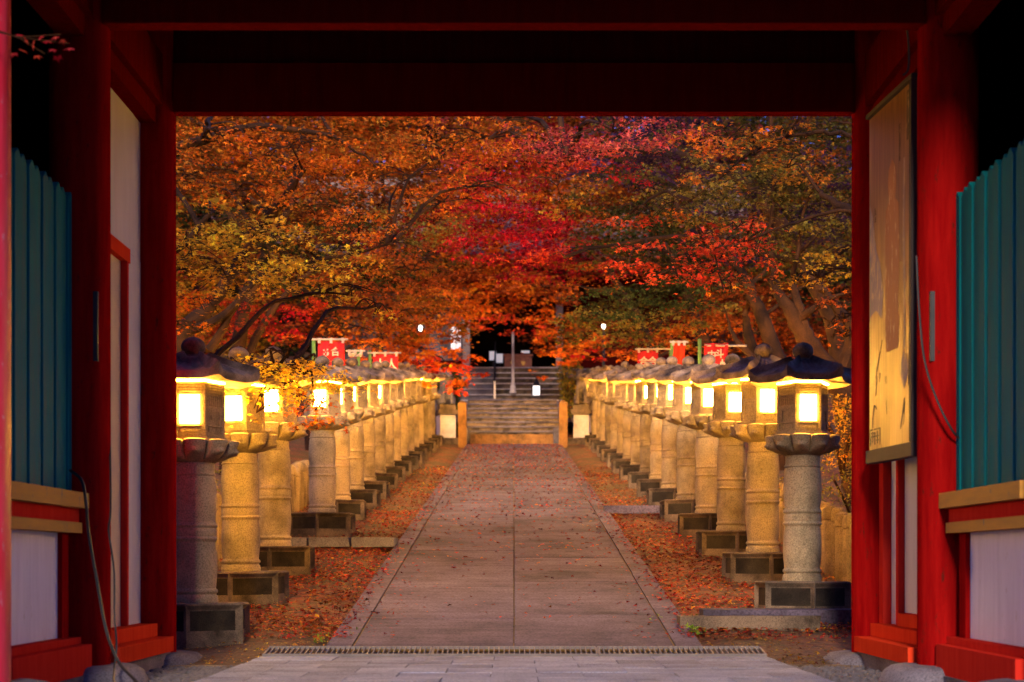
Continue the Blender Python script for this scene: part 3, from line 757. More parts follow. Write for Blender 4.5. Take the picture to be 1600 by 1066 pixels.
def maple(name, label, base, trunk, crown, r0=.17, thin=.3, limbs=()):
    """trunk: list of world points from base up; limbs join every spray to the nearest trunk point"""
    tr = thing(name, label, 'tree', base, group='maple trees arching over the path')
    bm = bmesh.new(); tp = curve_pts([Vector(base)-Vector((0, 0, .3))]+[Vector(q_) for q_ in trunk], 6); n = len(tp)
    jit = [Vector((random.uniform(-.03, .03), random.uniform(-.03, .03), 0)) for _ in tp]
    tube(bm, [a_+b_ for a_, b_ in zip(tp, jit)], [r0*(1-.86*i/(n-1))+(r0*.5 if i == 0 else 0) for i in range(n)], 12)
    for L in limbs:
        lp = curve_pts([Vector(q_) for q_ in L[0]], 6); m_ = len(lp)
        tube(bm, [q_+Vector([random.uniform(-.02, .02)]*3) for q_ in lp], [L[1]*(1-.9*i/(m_-1)) for i in range(m_)], 8)
        tp += lp[2:-1]
    for (c, a, b, t_) in crown.spr:
        if random.random() > thin: continue
        js = sorted(range(3, len(tp)), key=lambda j: (tp[j]-c).length+max(0, tp[j].z-c.z)*1.5)[:3]; q0 = tp[random.choice(js)]
        mid = (q0+c)*.5+Vector((random.uniform(-.15, .15), random.uniform(-.2, .2), .12+.1*(c-q0).length*random.uniform(.3, 1)))
        lp = curve_pts([q0, mid, c], 5); L_ = (c-q0).length; rb = min(.05, .012+.011*L_)
        lp = [q_+Vector((random.uniform(-1, 1), random.uniform(-1, 1), random.uniform(-1, 1)))*.03*min(1, L_*.4) for q_ in lp]; lp[0] = q0
        tube(bm, lp, [rb*(1-.72*i/(len(lp)-1)) for i in range(len(lp))], 6)
        for _ in range(7):
            an = random.uniform(0, 6.28); e = c+Vector((math.cos(an)*a*random.uniform(.5, .95), math.sin(an)*b*.9, random.uniform(-.6, .3)*t_))
            st_ = lp[random.choice([-1, -1, -2, -3])]
            tube(bm, curve_pts([st_, (st_+e)*.5+Vector((random.uniform(-.06, .06), 0, .06)), e], 4), [rb*.28*(1-.6*i/8)+.0015 for i in range(9)], 4)
    o = obj('trunk', fin(bm, 'trunk', smooth=True), M['bark'], tr); o.matrix_parent_inverse = Matrix.Translation(-tr.location)
    return tr, crown.build(tr)
def gz(x, y): return hgt(x, y)+(.0 if abs(x) < 3.2 else min(.5, (abs(x)-3.2)*.12))
def region_pal(u, v):
    r = random.random()
    if u < 470: return ('orange' if r < .5 else 'orol') if v < 300 else ('goldol' if r < .4 else 'orol' if r < .7 else 'dgreen' if v < 430 else 'scar')
    if u < 680: return ('orange' if r < .5 else 'orol') if v < 300 else ('rust' if r < .45 else 'dgreen' if r < .65 else 'orol')
    if u < 920:
        if v < 260: return 'orange' if r < .35 else 'crim' if r < .6 else 'pink' if r < .8 else 'orol'
        return 'crim' if (r < .55 and v < 420) else ('rust' if r < .5 else 'orange')
    if u < 1120:
        if v < 300: return 'purple' if r < .4 else 'olive' if r < .7 else 'pink'
        return 'dgreen' if r < .5 else 'olive' if r < .75 else 'rust'
    if v < 420: return 'olive' if r < .5 else 'orol' if r < .75 else 'purple'
    return 'rust' if r < .55 else 'orol' if r < .8 else 'dgreen'
def filler(cr, side, d, us, vs, du, dv, k=.85, pal=None, p=1.0, vmin_center=505):
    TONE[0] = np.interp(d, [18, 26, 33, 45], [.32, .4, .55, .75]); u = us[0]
    while u < us[1]:
        v = vs[0]
        while v < vs[1]:
            uu, vv = u+random.uniform(-.5, .5)*du*1.2, v+random.uniform(-.5, .5)*dv*1.4
            if random.random() < p and not (690 < uu < 900 and vv+dv > vmin_center):
                cr.spray(uu, vv, du*random.uniform(.8, 1.25), dv*random.uniform(.7, 1.2), d+random.uniform(-1.6, 1.6), pal or region_pal(uu, vv), k)
            v += dv*1.35
        u += du*1.5
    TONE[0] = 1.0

total = 0
# L0: nearest left tree, gold sprays
c = Crown()
for a in ((330, 345, 110, 26, 13.6, 'goldol'), (300, 400, 90, 20, 13.2, 'gold', 1), (410, 385, 150, 24, 13.4, 'gold'), (470, 430, 100, 16, 13.3, 'gold', .8), (360, 440, 100, 16, 13.8, 'goldol'),
          (545, 458, 55, 9, 13.1, 'gold'), (585, 482, 26, 7, 13.0, 'gold'), (310, 475, 60, 14, 14.2, 'orange'), (300, 515, 40, 10, 14.4, 'orange', .7),
          (420, 590, 56, 17, 11.7, 'gold', 1.9), (480, 584, 62, 15, 11.7, 'gold', 1.9), (530, 598, 30, 12, 11.7, 'gold', 1.6), (365, 572, 32, 9, 12.0, 'gold', 1), (440, 618, 54, 14, 11.9, 'gold', 1.3), (492, 640, 28, 26, 11.9, 'orange', 1.3), (400, 645, 26, 12, 11.9, 'gold', .5), (450, 560, 60, 10, 11.8, 'gold', .8),
          (180, 380, 110, 30, 13.6, 'goldol'), (120, 480, 110, 30, 13.4, 'gold'), (200, 240, 120, 40, 13.8, 'orol')): c.spray(*a)
_, n = maple('maple_tree', 'gold leaved maple hidden behind the left post, its low sprays crossing the lanterns', (-4.3, 13.4, gz(-4.3, 13.4)),
      [(-4.1, 13.4, 1.6), (-3.7, 13.4, 2.2), (-3.3, 13.3, 2.9), (-2.6, 13.3, 3.6)], c, .15, .8, limbs=[(((-3.7, 13.4, 2.2), (-3.0, 13.0, 2.25), (-2.2, 12.1, 2.12), (-1.5, 11.8, 2.02)), .016)]); total += n
# L1: orange
c = Crown()
for a in ((350, 222, 110, 22, 16.6, 'orange'), (450, 235, 110, 20, 16.8, 'orange'), (560, 225, 120, 22, 17.2, 'orol'), (520, 275, 110, 18, 17.5, 'orange', .8), (290, 280, 70, 30, 16.8, 'orol'),
          (370, 300, 80, 16, 17, 'orange', .7), (640, 275, 90, 20, 18.5, 'orange', .8), (700, 235, 100, 20, 18.5, 'orange'), (470, 325, 120, 20, 17.5, 'orol', .8), (540, 350, 90, 14, 17.5, 'orange', .9),
          (600, 380, 80, 18, 18.5, 'rust', .8), (690, 315, 80, 20, 19, 'orange', .8), (760, 290, 60, 15, 19, 'scar', .7), (330, 205, 60, 12, 14.5, 'orange'), (620, 205, 100, 12, 16, 'orange', .8)): c.spray(*a)
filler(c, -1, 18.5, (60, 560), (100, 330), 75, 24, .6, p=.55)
_, n = maple('maple_tree', 'orange maple with dark limbs reaching in from the upper left', (-4.3, 18.6, gz(-4.3, 18.6)),
      [(-4.25, 18.5, 2.4), P(290, 520, 18.3), P(335, 470, 18.2), P(400, 370, 18), P(470, 270, 18)], c, .17, .55,
      limbs=[((P(290, 520, 18.3), P(350, 492, 18), P(420, 425, 18), P(560, 395, 18), P(640, 370, 18)), .06),
             ((P(250, 450, 18), P(262, 260, 16.5), P(330, 215, 16.2), P(420, 198, 16.2), P(520, 215, 16.4), P(590, 262, 16.6)), .075),
             ((P(255, 420, 18), P(275, 240, 16.8), P(380, 205, 16.6)), .05), ((P(400, 370, 18), P(452, 300, 17.4), P(478, 262, 17.2)), .085),
             ((P(330, 545, 18.3), P(372, 470, 18), P(385, 440, 18)), .06)]); total += n
# L2: red & rust
c = Crown()
for a in ((420, 500, 70, 22, 27, 'crim'), (440, 470, 60, 18, 26, 'scar', .8), (360, 520, 60, 16, 26, 'rust'), (600, 430, 110, 26, 26, 'rust'), (660, 350, 90, 30, 25, 'olive'), (560, 420, 80, 20, 25, 'orol'),
          (540, 515, 80, 20, 29, 'orange', .8), (620, 490, 80, 20, 29, 'rust'), (520, 330, 80, 26, 25, 'dgreen'), (660, 450, 60, 30, 27, 'orol'), (480, 380, 70, 20, 25, 'dgreen', .7), (330, 390, 80, 22, 25, 'rust')): c.spray(*a)
filler(c, -1, 25, (120, 640), (120, 500), 80, 30, .75, p=.62)
_, n = maple('maple_tree', 'dark red and rust maple behind the left lantern row', (-4.6, 25, gz(-4.6, 25)), [(-4.6, 25, 3.4), (-4.4, 24.8, 4.4), (-4.0, 24.8, 5.6), (-3.2, 24.8, 7)], c, .2, .4,
      limbs=[(((-4.5, 25, 3.6), (-3.8, 24.8, 4.8), (-2.6, 24.8, 5.8)), .09)]); total += n
# L3
c = Crown()
for a in ((640, 530, 70, 22, 33, 'orange'), (590, 545, 60, 16, 33, 'rust'), (690, 568, 55, 14, 34, 'scar'), (700, 590, 40, 14, 34, 'orange'), (740, 578, 40, 7, 34, 'scar', .8), (720, 605, 22, 12, 34, 'scar'),
          (650, 560, 50, 14, 33.5, 'orange'), (560, 560, 50, 10, 33, 'orange', .7), (690, 480, 60, 30, 34, 'orange'), (670, 540, 50, 20, 34, 'orange', .8), (715, 560, 40, 12, 34.5, 'orange', .8)): c.spray(*a)
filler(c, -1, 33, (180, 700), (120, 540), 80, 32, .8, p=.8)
_, n = maple('maple_tree', 'bright orange maple hanging low beside the foot of the stairs', (-4.4, 33.5, gz(-4.4, 33.5)), [(-4.3, 33.5, 4.4), (-4.1, 33.4, 5.4), (-3.6, 33.3, 6.8), (-2.8, 33.2, 8.2)], c, .2, .3,
      limbs=[(((-4.2, 33.4, 4.8), (-3.2, 33.5, 5.4), (-1.8, 34, 5.3)), .06)]); total += n
# crimson tree, centre
c = Crown()
for a in ((800, 345, 80, 24, 22, 'crim'), (760, 385, 70, 20, 22.5, 'crim'), (860, 360, 60, 22, 21.5, 'crim'), (780, 300, 90, 22, 22, 'crim', .8), (880, 400, 40, 12, 21, 'scar', .8), (830, 395, 50, 12, 21, 'scar', .7),
          (850, 215, 110, 18, 19, 'pink'), (960, 205, 110, 16, 18.5, 'pink'), (900, 240, 90, 18, 20, 'scar', .7), (760, 215, 90, 22, 19, 'orange'), (790, 250, 90, 20, 20, 'scar', .7), (1040, 215, 90, 18, 18, 'pink', .9),
          (870, 290, 80, 18, 21, 'orol', .9), (920, 320, 70, 18, 21, 'goldol', .7), (990, 270, 30, 14, 20.5, 'crim')): c.spray(*a)
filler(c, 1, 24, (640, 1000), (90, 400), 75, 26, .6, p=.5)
_, n = maple('maple_tree', 'crimson maple whose sprays hang over the middle of the path', (4.9, 22, gz(4.9, 22)), [(4.8, 22, 3.0), (4.3, 22, 4.6), (3.2, 21.8, 6.0), (1.6, 21.6, 6.4), (.4, 21.8, 6.2)], c, .18, .45); total += n
# R0 scarlet near
c = Crown()
for a in ((1075, 405, 85, 13, 14.2, 'scar', 1.1), (980, 418, 70, 9, 14.4, 'scar'), (1010, 392, 55, 8, 14.6, 'scar'), (1145, 360, 55, 14, 14, 'scar', 1.1), (1110, 380, 60, 10, 14.1, 'scar'), (1060, 432, 50, 8, 14.1, 'scar', .9), (1180, 400, 26, 22, 13.9, 'scar', .9), (1110, 428, 60, 12, 14.3, 'scar', .9),
          (985, 335, 62, 9, 16, 'scar', .9), (1050, 330, 50, 7, 16, 'orange', .7), (1290, 418, 50, 12, 13.6, 'gold'), (1260, 440, 40, 8, 13.6, 'goldol', .8), (1310, 398, 40, 8, 13.4, 'gold', .7),
          (1305, 505, 26, 9, 13.2, 'orange', .7), (1300, 460, 24, 6, 13.2, 'orange', .6), (1130, 452, 34, 5, 14, 'orange', .8), (1320, 525, 20, 6, 13.2, 'orange', .6),
          (1140, 215, 110, 14, 14.8, 'orange'), (1180, 240, 80, 14, 14.6, 'orol', .9), (1090, 300, 60, 12, 15, 'olive', .8), (1230, 210, 70, 12, 14.6, 'orol', .8),
          (1230, 262, 55, 12, 14.4, 'goldol', .7), (1130, 275, 60, 10, 15, 'orol', .7), (1450, 430, 80, 24, 13.6, 'gold'), (1470, 300, 90, 30, 14, 'orol')): c.spray(*a)
_, n = maple('maple_tree', 'scarlet maple reaching in from behind the right gate post with fine dark twigs', (4.4, 13.8, gz(4.4, 13.8)), [(4.3, 13.8, 1.8), (4.0, 13.8, 2.6), P(1450, 350, 13.9), P(1330, 330, 14), P(1280, 300, 14.3)], c, .15, .75,
      limbs=[((P(1450, 360, 13.9), P(1325, 330, 13.9), P(1230, 352, 14), P(1150, 383, 14.1), P(1090, 385, 14.2), P(1000, 405, 14.3)), .022),
             ((P(1420, 230, 14.5), P(1325, 210, 14.5), P(1250, 211, 14.6), P(1180, 235, 14.8), P(1110, 290, 15), P(1050, 335, 15.6)), .028),
             ((P(1400, 215, 14), P(1325, 195, 14), P(1270, 184, 14)), .022)]); total += n
# R1 olive, lit trunk
c = Crown()
for a in ((1210, 290, 90, 30, 18.6, 'olive'), (1110, 320, 90, 26, 19, 'olive', .9), (1280, 330, 60, 30, 18.4, 'olive'), (1050, 280, 80, 24, 20, 'olive', .9), (1230, 380, 80, 22, 18.6, 'olive', .8), (1150, 250, 90, 22, 19, 'olive', .8), (1290, 260, 50, 20, 18, 'orol', .9),
          (1190, 440, 60, 14, 18, 'rust', .7), (1300, 480, 30, 14, 18, 'rust', .6), (1120, 350, 80, 16, 19.4, 'orol', .7)): c.spray(*a)
filler(c, 1, 19.5, (1060, 1560), (90, 400), 75, 26, .6, p=.5)
_, n = maple('maple_tree', 'olive green maple with an amber lit forked trunk behind the right lanterns', (4.45, 19.6, gz(4.45, 19.6)),
      [P(1325, 640, 19.2), P(1290, 575, 19.0), P(1245, 505, 18.9), P(1215, 455, 18.9), P(1205, 400, 18.8)], c, .20, .4,
      limbs=[((P(1262, 535, 18.95), P(1250, 490, 18.9), P(1240, 440, 18.9), P(1250, 380, 18.8)), .10), ((P(1310, 600, 19.1), P(1330, 520, 18.9), P(1300, 470, 18.7), P(1265, 432, 18.6), P(1240, 400, 18.5)), .10),
             ((P(1247, 500, 18.9), P(1290, 470, 18.6), P(1330, 455, 18.5)), .06)]); total += n
# R2 dark green
c = Crown()
for a in ((960, 475, 90, 20, 26, 'dgreen', 1.1), (1040, 460, 80, 20, 26, 'dgreen'), (930, 500, 70, 14, 27, 'olive', .9), (1080, 490, 90, 20, 27, 'olive', .8), (1000, 520, 90, 16, 28, 'olive', .7), (1150, 480, 70, 20, 27, 'rust', .8), (1090, 505, 60, 12, 27, 'orange', .6),
          (1000, 255, 100, 34, 29, 'purple'), (930, 240, 70, 34, 29, 'purple', .8), (960, 300, 80, 30, 28, 'dgreen'), (1090, 270, 80, 30, 28, 'purple', .8), (990, 365, 90, 24, 27, 'dgreen'), (1100, 440, 80, 20, 26, 'dgreen', .7), (1290, 250, 60, 30, 27, 'purple', .9)): c.spray(*a)
filler(c, 1, 27, (900, 1500), (120, 480), 80, 30, .7, p=.6)
_, n = maple('maple_tree', 'dark green leaved maple over the middle of the right lantern row', (4.7, 26.5, gz(4.7, 26.5)), [(4.6, 26.5, 3.8), (4.2, 26.5, 5.0), (3.6, 26.3, 6.0), (2.8, 26.2, 7.2)], c, .2, .35,
      limbs=[((P(1180, 560, 27), P(1165, 500, 26.8), P(1175, 450, 26.6)), .12), ((P(1200, 580, 26.5), P(1150, 530, 26.6), P(1130, 480, 26.6)), .08)]); total += n
# R3 rust orange
c = Crown()
for a in ((1130, 525, 110, 22, 34, 'orange'), (1010, 535, 80, 14, 35, 'rust', .9), (930, 545, 60, 16, 36, 'orange'), (890, 525, 50, 20, 37, 'orange'), (1230, 510, 80, 30, 34, 'rust'), (1290, 560, 60, 30, 34, 'rust', .8), (940, 553, 40, 6, 35, 'crim', .8)): c.spray(*a)
filler(c, 1, 34, (880, 1460), (120, 540), 80, 32, .8, p=.8)
_, n = maple('maple_tree', 'rust orange maple near the far end of the right lantern row', (4.6, 34, gz(4.6, 34)), [(4.5, 34, 4.6), (4.1, 34, 5.8), (3.4, 33.8, 7.2), (2.6, 33.6, 8.4)], c, .22, .3); total += n
# far maples beside the stairs
for sx, lb in ((-1, 'far orange maple left of the stone stairs'), (1, 'far orange maple right of the stone stairs')):
    c = Crown()
    if sx < 0:
        for a in ((780, 470, 90, 30, 44, 'orange', 1.1), (720, 490, 60, 20, 44, 'orange'), (800, 505, 60, 12, 43.5, 'scar', .9), (760, 430, 90, 30, 45, 'rust'), (740, 520, 30, 8, 43, 'rust', .5), (690, 520, 40, 16, 43, 'rust', .6)): c.spray(*a)
        filler(c, -1, 45, (240, 790), (110, 520), 85, 36, .9, p=.9, vmin_center=500)
    else:
        for a in ((860, 505, 55, 22, 44, 'orange', 1.1), (830, 450, 80, 30, 44, 'rust'), (870, 540, 40, 14, 43, 'orange', 1), (850, 520, 30, 10, 43, 'scar', .8), (900, 560, 30, 10, 42, 'orange', .8), (840, 585, 24, 6, 42, 'orange', .5)): c.spray(*a)
        filler(c, 1, 45, (800, 1380), (110, 520), 85, 36, .9, p=.9, vmin_center=500)
    _, n = maple('maple_tree', lb, (sx*4.2, 44.5, gz(4.2, 44.5)), [(sx*4.1, 44.5, 6.3), (sx*3.6, 44.4, 7.6), (sx*2.6, 44.3, 9.2), (sx*1.4, 44.3, 10.4)], c, .24, .2); total += n
# far-off wood
TONE[0] = .45; c = Crown()
for d, pl in ((62, ('dark', 'rust', 'dgreen')), (72, ('dgreen', 'purple', 'dark')), (84, ('purple', 'dark', 'dgreen'))):
    for u in range(-40, 1700, 95):
        for v in range(-40, 600, 52):
            c.spray(u+random.uniform(-40, 40), v+random.uniform(-25, 25), 75, 38, d+random.uniform(-3, 3), random.choice(pl), .85, size=.30+(d-60)*.004, kites=1, depth=2.5, tilt=.8)
for (pos, sz, cols, kites, tilt) in c.parts: pass
lv = [leaves(*a) for a in c.parts]; V = []; Q = []; Cc = []; o_ = 0
for (v_, q_, c_) in lv: V.append(v_); Q.append(q_+o_); Cc.append(c_); o_ += len(v_)
o = obj('far_wood', raw_mesh('far_wood', np.concatenate(V), np.concatenate(Q), np.concatenate(Cc)), M['leaf'], kind='stuff'); tag(o, 'dark wooded hill far behind the temple hall', 'wood')
total += len(o.data.polygons)

TONE[0] = 1.0
# fallen leaves
def litter(name, n, xr, yr, pals, zoff, size, both=True, kites=3, dens_edge=1.5, label=None, zf=slope):
    y = yr[0]+(yr[1]-yr[0])*rng.uniform(0, 1, n)**dens_edge; x = rng.uniform(*xr, n)
    if both: x *= rng.choice([-1, 1], n)
    if both and xr[1] > 2:
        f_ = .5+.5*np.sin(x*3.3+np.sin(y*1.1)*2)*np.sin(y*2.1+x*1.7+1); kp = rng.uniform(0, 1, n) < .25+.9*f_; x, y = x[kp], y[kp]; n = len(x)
    z = zf(y)+zoff+rng.uniform(0, .02, n) if zoff < 0 else zf(y)+zoff+rng.uniform(0, .006, n)
    cols = np.concatenate([pick(p_, 1+n//len(pals)) for p_ in pals])[:n]; rng.shuffle(cols)
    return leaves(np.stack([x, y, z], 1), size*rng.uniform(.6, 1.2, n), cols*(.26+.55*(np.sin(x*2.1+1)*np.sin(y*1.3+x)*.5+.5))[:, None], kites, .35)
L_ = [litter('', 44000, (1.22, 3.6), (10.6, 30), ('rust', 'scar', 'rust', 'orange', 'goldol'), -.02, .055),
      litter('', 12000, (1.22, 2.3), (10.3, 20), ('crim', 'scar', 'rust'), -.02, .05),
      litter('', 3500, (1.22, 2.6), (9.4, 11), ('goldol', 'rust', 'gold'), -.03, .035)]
V = []; Q = []; Cc = []; o_ = 0
for (v_, q_, c_) in L_: V.append(v_); Q.append(q_+o_); Cc.append(c_); o_ += len(v_)
o = obj('fallen_leaves', raw_mesh('fallen_leaves', np.concatenate(V), np.concatenate(Q), np.concatenate(Cc)), M['litter'], kind='stuff')
tag(o, 'red and orange fallen maple leaves covering the ground beside the path', 'leaves')
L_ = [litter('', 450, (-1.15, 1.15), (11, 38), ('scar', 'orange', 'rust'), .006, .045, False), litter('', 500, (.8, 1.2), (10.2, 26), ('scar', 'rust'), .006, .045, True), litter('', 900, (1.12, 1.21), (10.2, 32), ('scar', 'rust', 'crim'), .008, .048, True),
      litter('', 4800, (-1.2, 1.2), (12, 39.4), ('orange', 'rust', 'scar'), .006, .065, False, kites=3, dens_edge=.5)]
V = []; Q = []; Cc = []; o_ = 0
for (v_, q_, c_) in L_: V.append(v_); Q.append(q_+o_); Cc.append(c_); o_ += len(v_)
o = obj('scattered_leaves', raw_mesh('scattered_leaves', np.concatenate(V), np.concatenate(Q), np.concatenate(Cc)), M['litter'], kind='stuff')
tag(o, 'small maple leaves scattered over the stone path', 'leaves')

# near maple sprig, upper left, out of focus
sp = thing('maple_sprig', 'blurred pink maple sprig hanging in front of the left niche', 'maple sprig', P(0, 60, 6.3))
bm = bmesh.new()
for e in ((95, 58), (108, 72), (70, 88), (45, 70)):
    tube(bm, curve_pts([P(-60, 30, 6.3), P(20, 56, 6.3), P(e[0], e[1]-4, 6.3+random.uniform(-.05, .05))], 5), .0018, 5)
o = obj('twig', fin(bm, 'twig'), M['bark'], sp); o.matrix_parent_inverse = Matrix.Translation(-sp.location)
for (u, v) in ((100, 64), (88, 58), (84, 78), (58, 88), (62, 60), (40, 62), (34, 78), (52, 70), (75, 66), (112, 76), (30, 56), (90, 90), (22, 84)):
    v_, q_, c_ = leaves(np.array([P(u, v, 6.3+random.uniform(-.08, .08))]), np.array([random.uniform(.05, .075)]), pick('pink', 1)*np.array([1, .5, .9]), 5, 1.2)
    o = obj('leaf', raw_mesh('leaf', v_, q_, c_), M['leaf'], sp); o.matrix_parent_inverse = Matrix.Translation(-sp.location)

# bushes and weeds
def leafball(name, label, cx, cyy, cz, rx, ry, rz, n, pal, size, kites=1, stems=True):
    t_ = thing(name, label, 'bush', (cx, cyy, cz-rz))
    d = rng.normal(0, 1, (n, 3)); d /= np.linalg.norm(d, axis=1, keepdims=True); r_ = rng.uniform(.35, 1, (n, 1))**.6
    lump = 1+.18*np.sin(d[:, :1]*7+2)*np.sin(d[:, 2:]*6)
    pos = d*r_*lump*np.array([rx, ry, rz])+np.array([0, 0, rz])
    v_, q_, c_ = leaves(pos, size*rng.uniform(.7, 1.2, n), pick(pal, n), kites, 1.0)
    obj('foliage', raw_mesh('foliage', v_, q_, c_), M['leaf'], t_, kind='stuff')
    bm = bmesh.new()
    for _ in range(5):
        a = random.uniform(0, 6.28); tube(bm, curve_pts([(0, 0, -.1), (math.cos(a)*rx*.2, math.sin(a)*ry*.2, rz*.7), (math.cos(a)*rx*.6, math.sin(a)*ry*.6, rz*1.3)], 4), .012, 5)
    obj('stem', fin(bm, 'stem'), M['bark'], t_); return t_
leafball('bush', 'golden green bush behind the nearest right lantern', 3.05, 14.3, gz(3.1, 14.3)+1.25, .42, .5, .35, 1500, 'goldol', .05, 3)
leafball('bush', 'low green shrub behind the right pillar fence', 3.3, 14.8, gz(3.3, 14.8)+.55, .8, 1.2, .5, 2600, 'olive', .05, 3)
leafball('bush', 'low green shrub behind the left pillar fence', -3.6, 16, gz(-3.6, 16)+.5, .7, 2.0, .5, 2600, 'olive', .05, 3)
a = P(704, 610, 42.5); leafball('bush', 'dark clipped bush left of the far stairs', a.x, 42.5, a.z, .35, .5, .75, 1600, 'dgreen', .09)
a = P(891, 600, 42.8); leafball('bush', 'olive bush right of the far stairs beside the lion statue', a.x, 42.8, a.z, .38, .5, .95, 2000, 'olive', .09)
def weed(u, v, lb, n=26, s=.05):
    y = 4176/(v-588); z = slope(y); x = (u-CU)/F*y
    pos = np.stack([rng.normal(0, .035, n), rng.normal(0, .03, n), rng.uniform(.0, .06, n)], 1)
    v_, q_, c_ = leaves(pos, s*rng.uniform(.6, 1.1, n), pick('olive', n)*np.array([.8, 1.6, 1]), 3, .7)
    t_ = thing('weed', lb, 'weed', (x, y, z)); obj('foliage', raw_mesh('foliage', v_, q_, c_), M['leaf'], t_, kind='stuff')
weed(1085, 990, 'small green weed at the right corner of the path', 40)
weed(1026, 972, 'tiny weed growing in the right joint of the path', 10, .035)
weed(500, 1003, 'yellow green weed at the left corner of the path', 26, .04)
weed(558, 992, 'tiny weed growing in the left joint of the path', 8, .03)
weed(322, 985, 'green weed at the foot of the nearest left lantern base', 20, .045)
weed(405, 940, 'green weed beside the second left lantern base', 14, .045)

# ------------------------------------------------------------------ far end: posts, stairs, statues, hall
for u, lb in ((722.5, 'square amber lit stone post at the left of the stair foot'), (880, 'square amber lit stone post at the right of the stair foot')):
    x = (u-CU)/F*39; bm = bmesh.new(); abox(bm, -.105, .105, -.105, .105, -.2, 1.02)
    t_ = thing('square_post', lb, 'stone post', (x, 39.0, slope(39)), group='square posts at the stair foot')
    obj('post_body', fin(bm, 'post_body', .01), M['lit_stone'], t_)
    bm = bmesh.new(); lathe(bm, [(.16, 1.022), (.16, 1.05), (.02, 1.12)], 4, rot=math.pi/4); obj('post_cap', fin(bm, 'post_cap', .006), M['lit_stone'], t_)
st1 = thing('lower_stairs', 'weathered lower stone stairs with two amber lit bottom steps', 'stairs', (0, 39.6, slope(39.5)))
z = 0
for k in range(2):
    bm = bmesh.new(); abox(bm, -1.13, 1.02, k*.34, (k+1)*.34+.3, -.3 if k == 0 else z+.002, z+.14); o = obj('step', fin(bm, 'step', .012), M['lit_stone'], st1); z += .14
y = .68+.32
for k in range(8):
    bm = bmesh.new(); abox(bm, -1.28+random.uniform(-.01, .01), 1.2, y+k*.33+.035, y+(k+1)*.33+.25, z-.42, z+.108); obj('step', fin(bm, 'step', .008), M['dstone'], st1)
    xx = -1.29
    while xx < 1.2:
        e = min(xx+random.uniform(.6, 1.1), 1.21)
        if 1.21-e < .3: e = 1.21
        bm = bmesh.new(); abox(bm, xx+.002, e-.002, y+k*.33+random.uniform(-.008, .008), y+(k+1)*.33+.02, z+.109, z+.155+random.uniform(-.004, .004)); obj('tread', fin(bm, 'tread', .010), M['step'], st1); xx = e
    z += .155
for x in (-1.26, 1.10):
    box('cheek_block', x-.08, x+.08, .02, .60, -.3, .42, M['bstone'], st1, .01)
ztop = slope(39.5)+z
yl = 39.6+y+8*.33
landing = box('landing', -2.5, 2.5, yl+.25, 47.3, ztop-.6, ztop-.002, M['step'], None, .01, kind='structure')
st2 = thing('upper_stairs', 'upper stairs with pale treads leading to the temple hall', 'stairs', (0, 47.0, ztop))
nst = 8; rise = (6.98-ztop)/nst
for k in range(nst):
    for (xa, xb, mm) in ((-1.75, -.62, 'bstone'), (-.60, 1.5, 'step')):
        box('step', xa, xb, k*.46, (k+1)*.46+.04, k*rise-.001 if k else -.2, (k+1)*rise-.035, M['bstone' if mm == 'bstone' else 'dstone'], st2, .006)
        box('tread', xa, xb, k*.46-.05, (k+1)*.46-.052, (k+1)*rise-.033, (k+1)*rise, M['pale'], st2, .006)
hr = thing('handrail', 'thin dark handrail dividing the upper stairs', 'handrail', (-.61, 47, ztop))
bm = bmesh.new(); tube(bm, [(0, -.15, .9), (0, 3.7, .9+8*rise)], .022, 8); obj('rail', fin(bm, 'rail'), M['iron'], hr)
for k in range(5):
    bm = bmesh.new(); tube(bm, [(0, -.1+k*.92, k*2*rise*.99-.05), (0, -.1+k*.92, .92+k*2*rise*.98)], .02, 8); obj('baluster', fin(bm, 'baluster'), M['iron'], hr)
q = P(773, 628, 46.4); o = box('marker_post', -.03, .03, -.03, .03, 0, .62, M['rod'], None, .004); o.location = q; tag(o, 'short pale yellow post at the foot of the handrail', 'post')
q = P(801.5, 613, 47.6)
wp = thing('white_post', 'slender white tapering post with flared foot on the upper stairs', 'post', (q.x, q.y, q.z-.03))
bm = bmesh.new(); lathe(bm, [(.10, 0), (.105, .04), (.085, .08), (.082, .22), (.06, .27)], 16); obj('foot', fin(bm, 'foot', smooth=True), M['pale'], wp)
bm = bmesh.new(); lathe(bm, [(.062, .27), (.05, .5), (.042, 1.0), (.036, 1.9)], 16); obj('shaft', fin(bm, 'shaft', smooth=True), M['pale'], wp)
q = P(838, 619, 47.4)
sl = thing('foot_lamp', 'small dark lamp with a white lit face on the upper stairs', 'lamp', (q.x, q.y, q.z-.04))
box('lamp_body', -.13, .13, -.05, .10, 0, .38, M['iron'], sl, .008); box('lamp_face', -.105, .105, -.06, -.051, .06, .35, M['lampsmall'], sl, 0)
bm = bmesh.new(); lathe(bm, [(.12, .382), (.09, .44), (.045, .50), (.05, .54), (.0, .62)], 12); obj('lamp_cap', fin(bm, 'lamp_cap', smooth=True), M['iron'], sl)

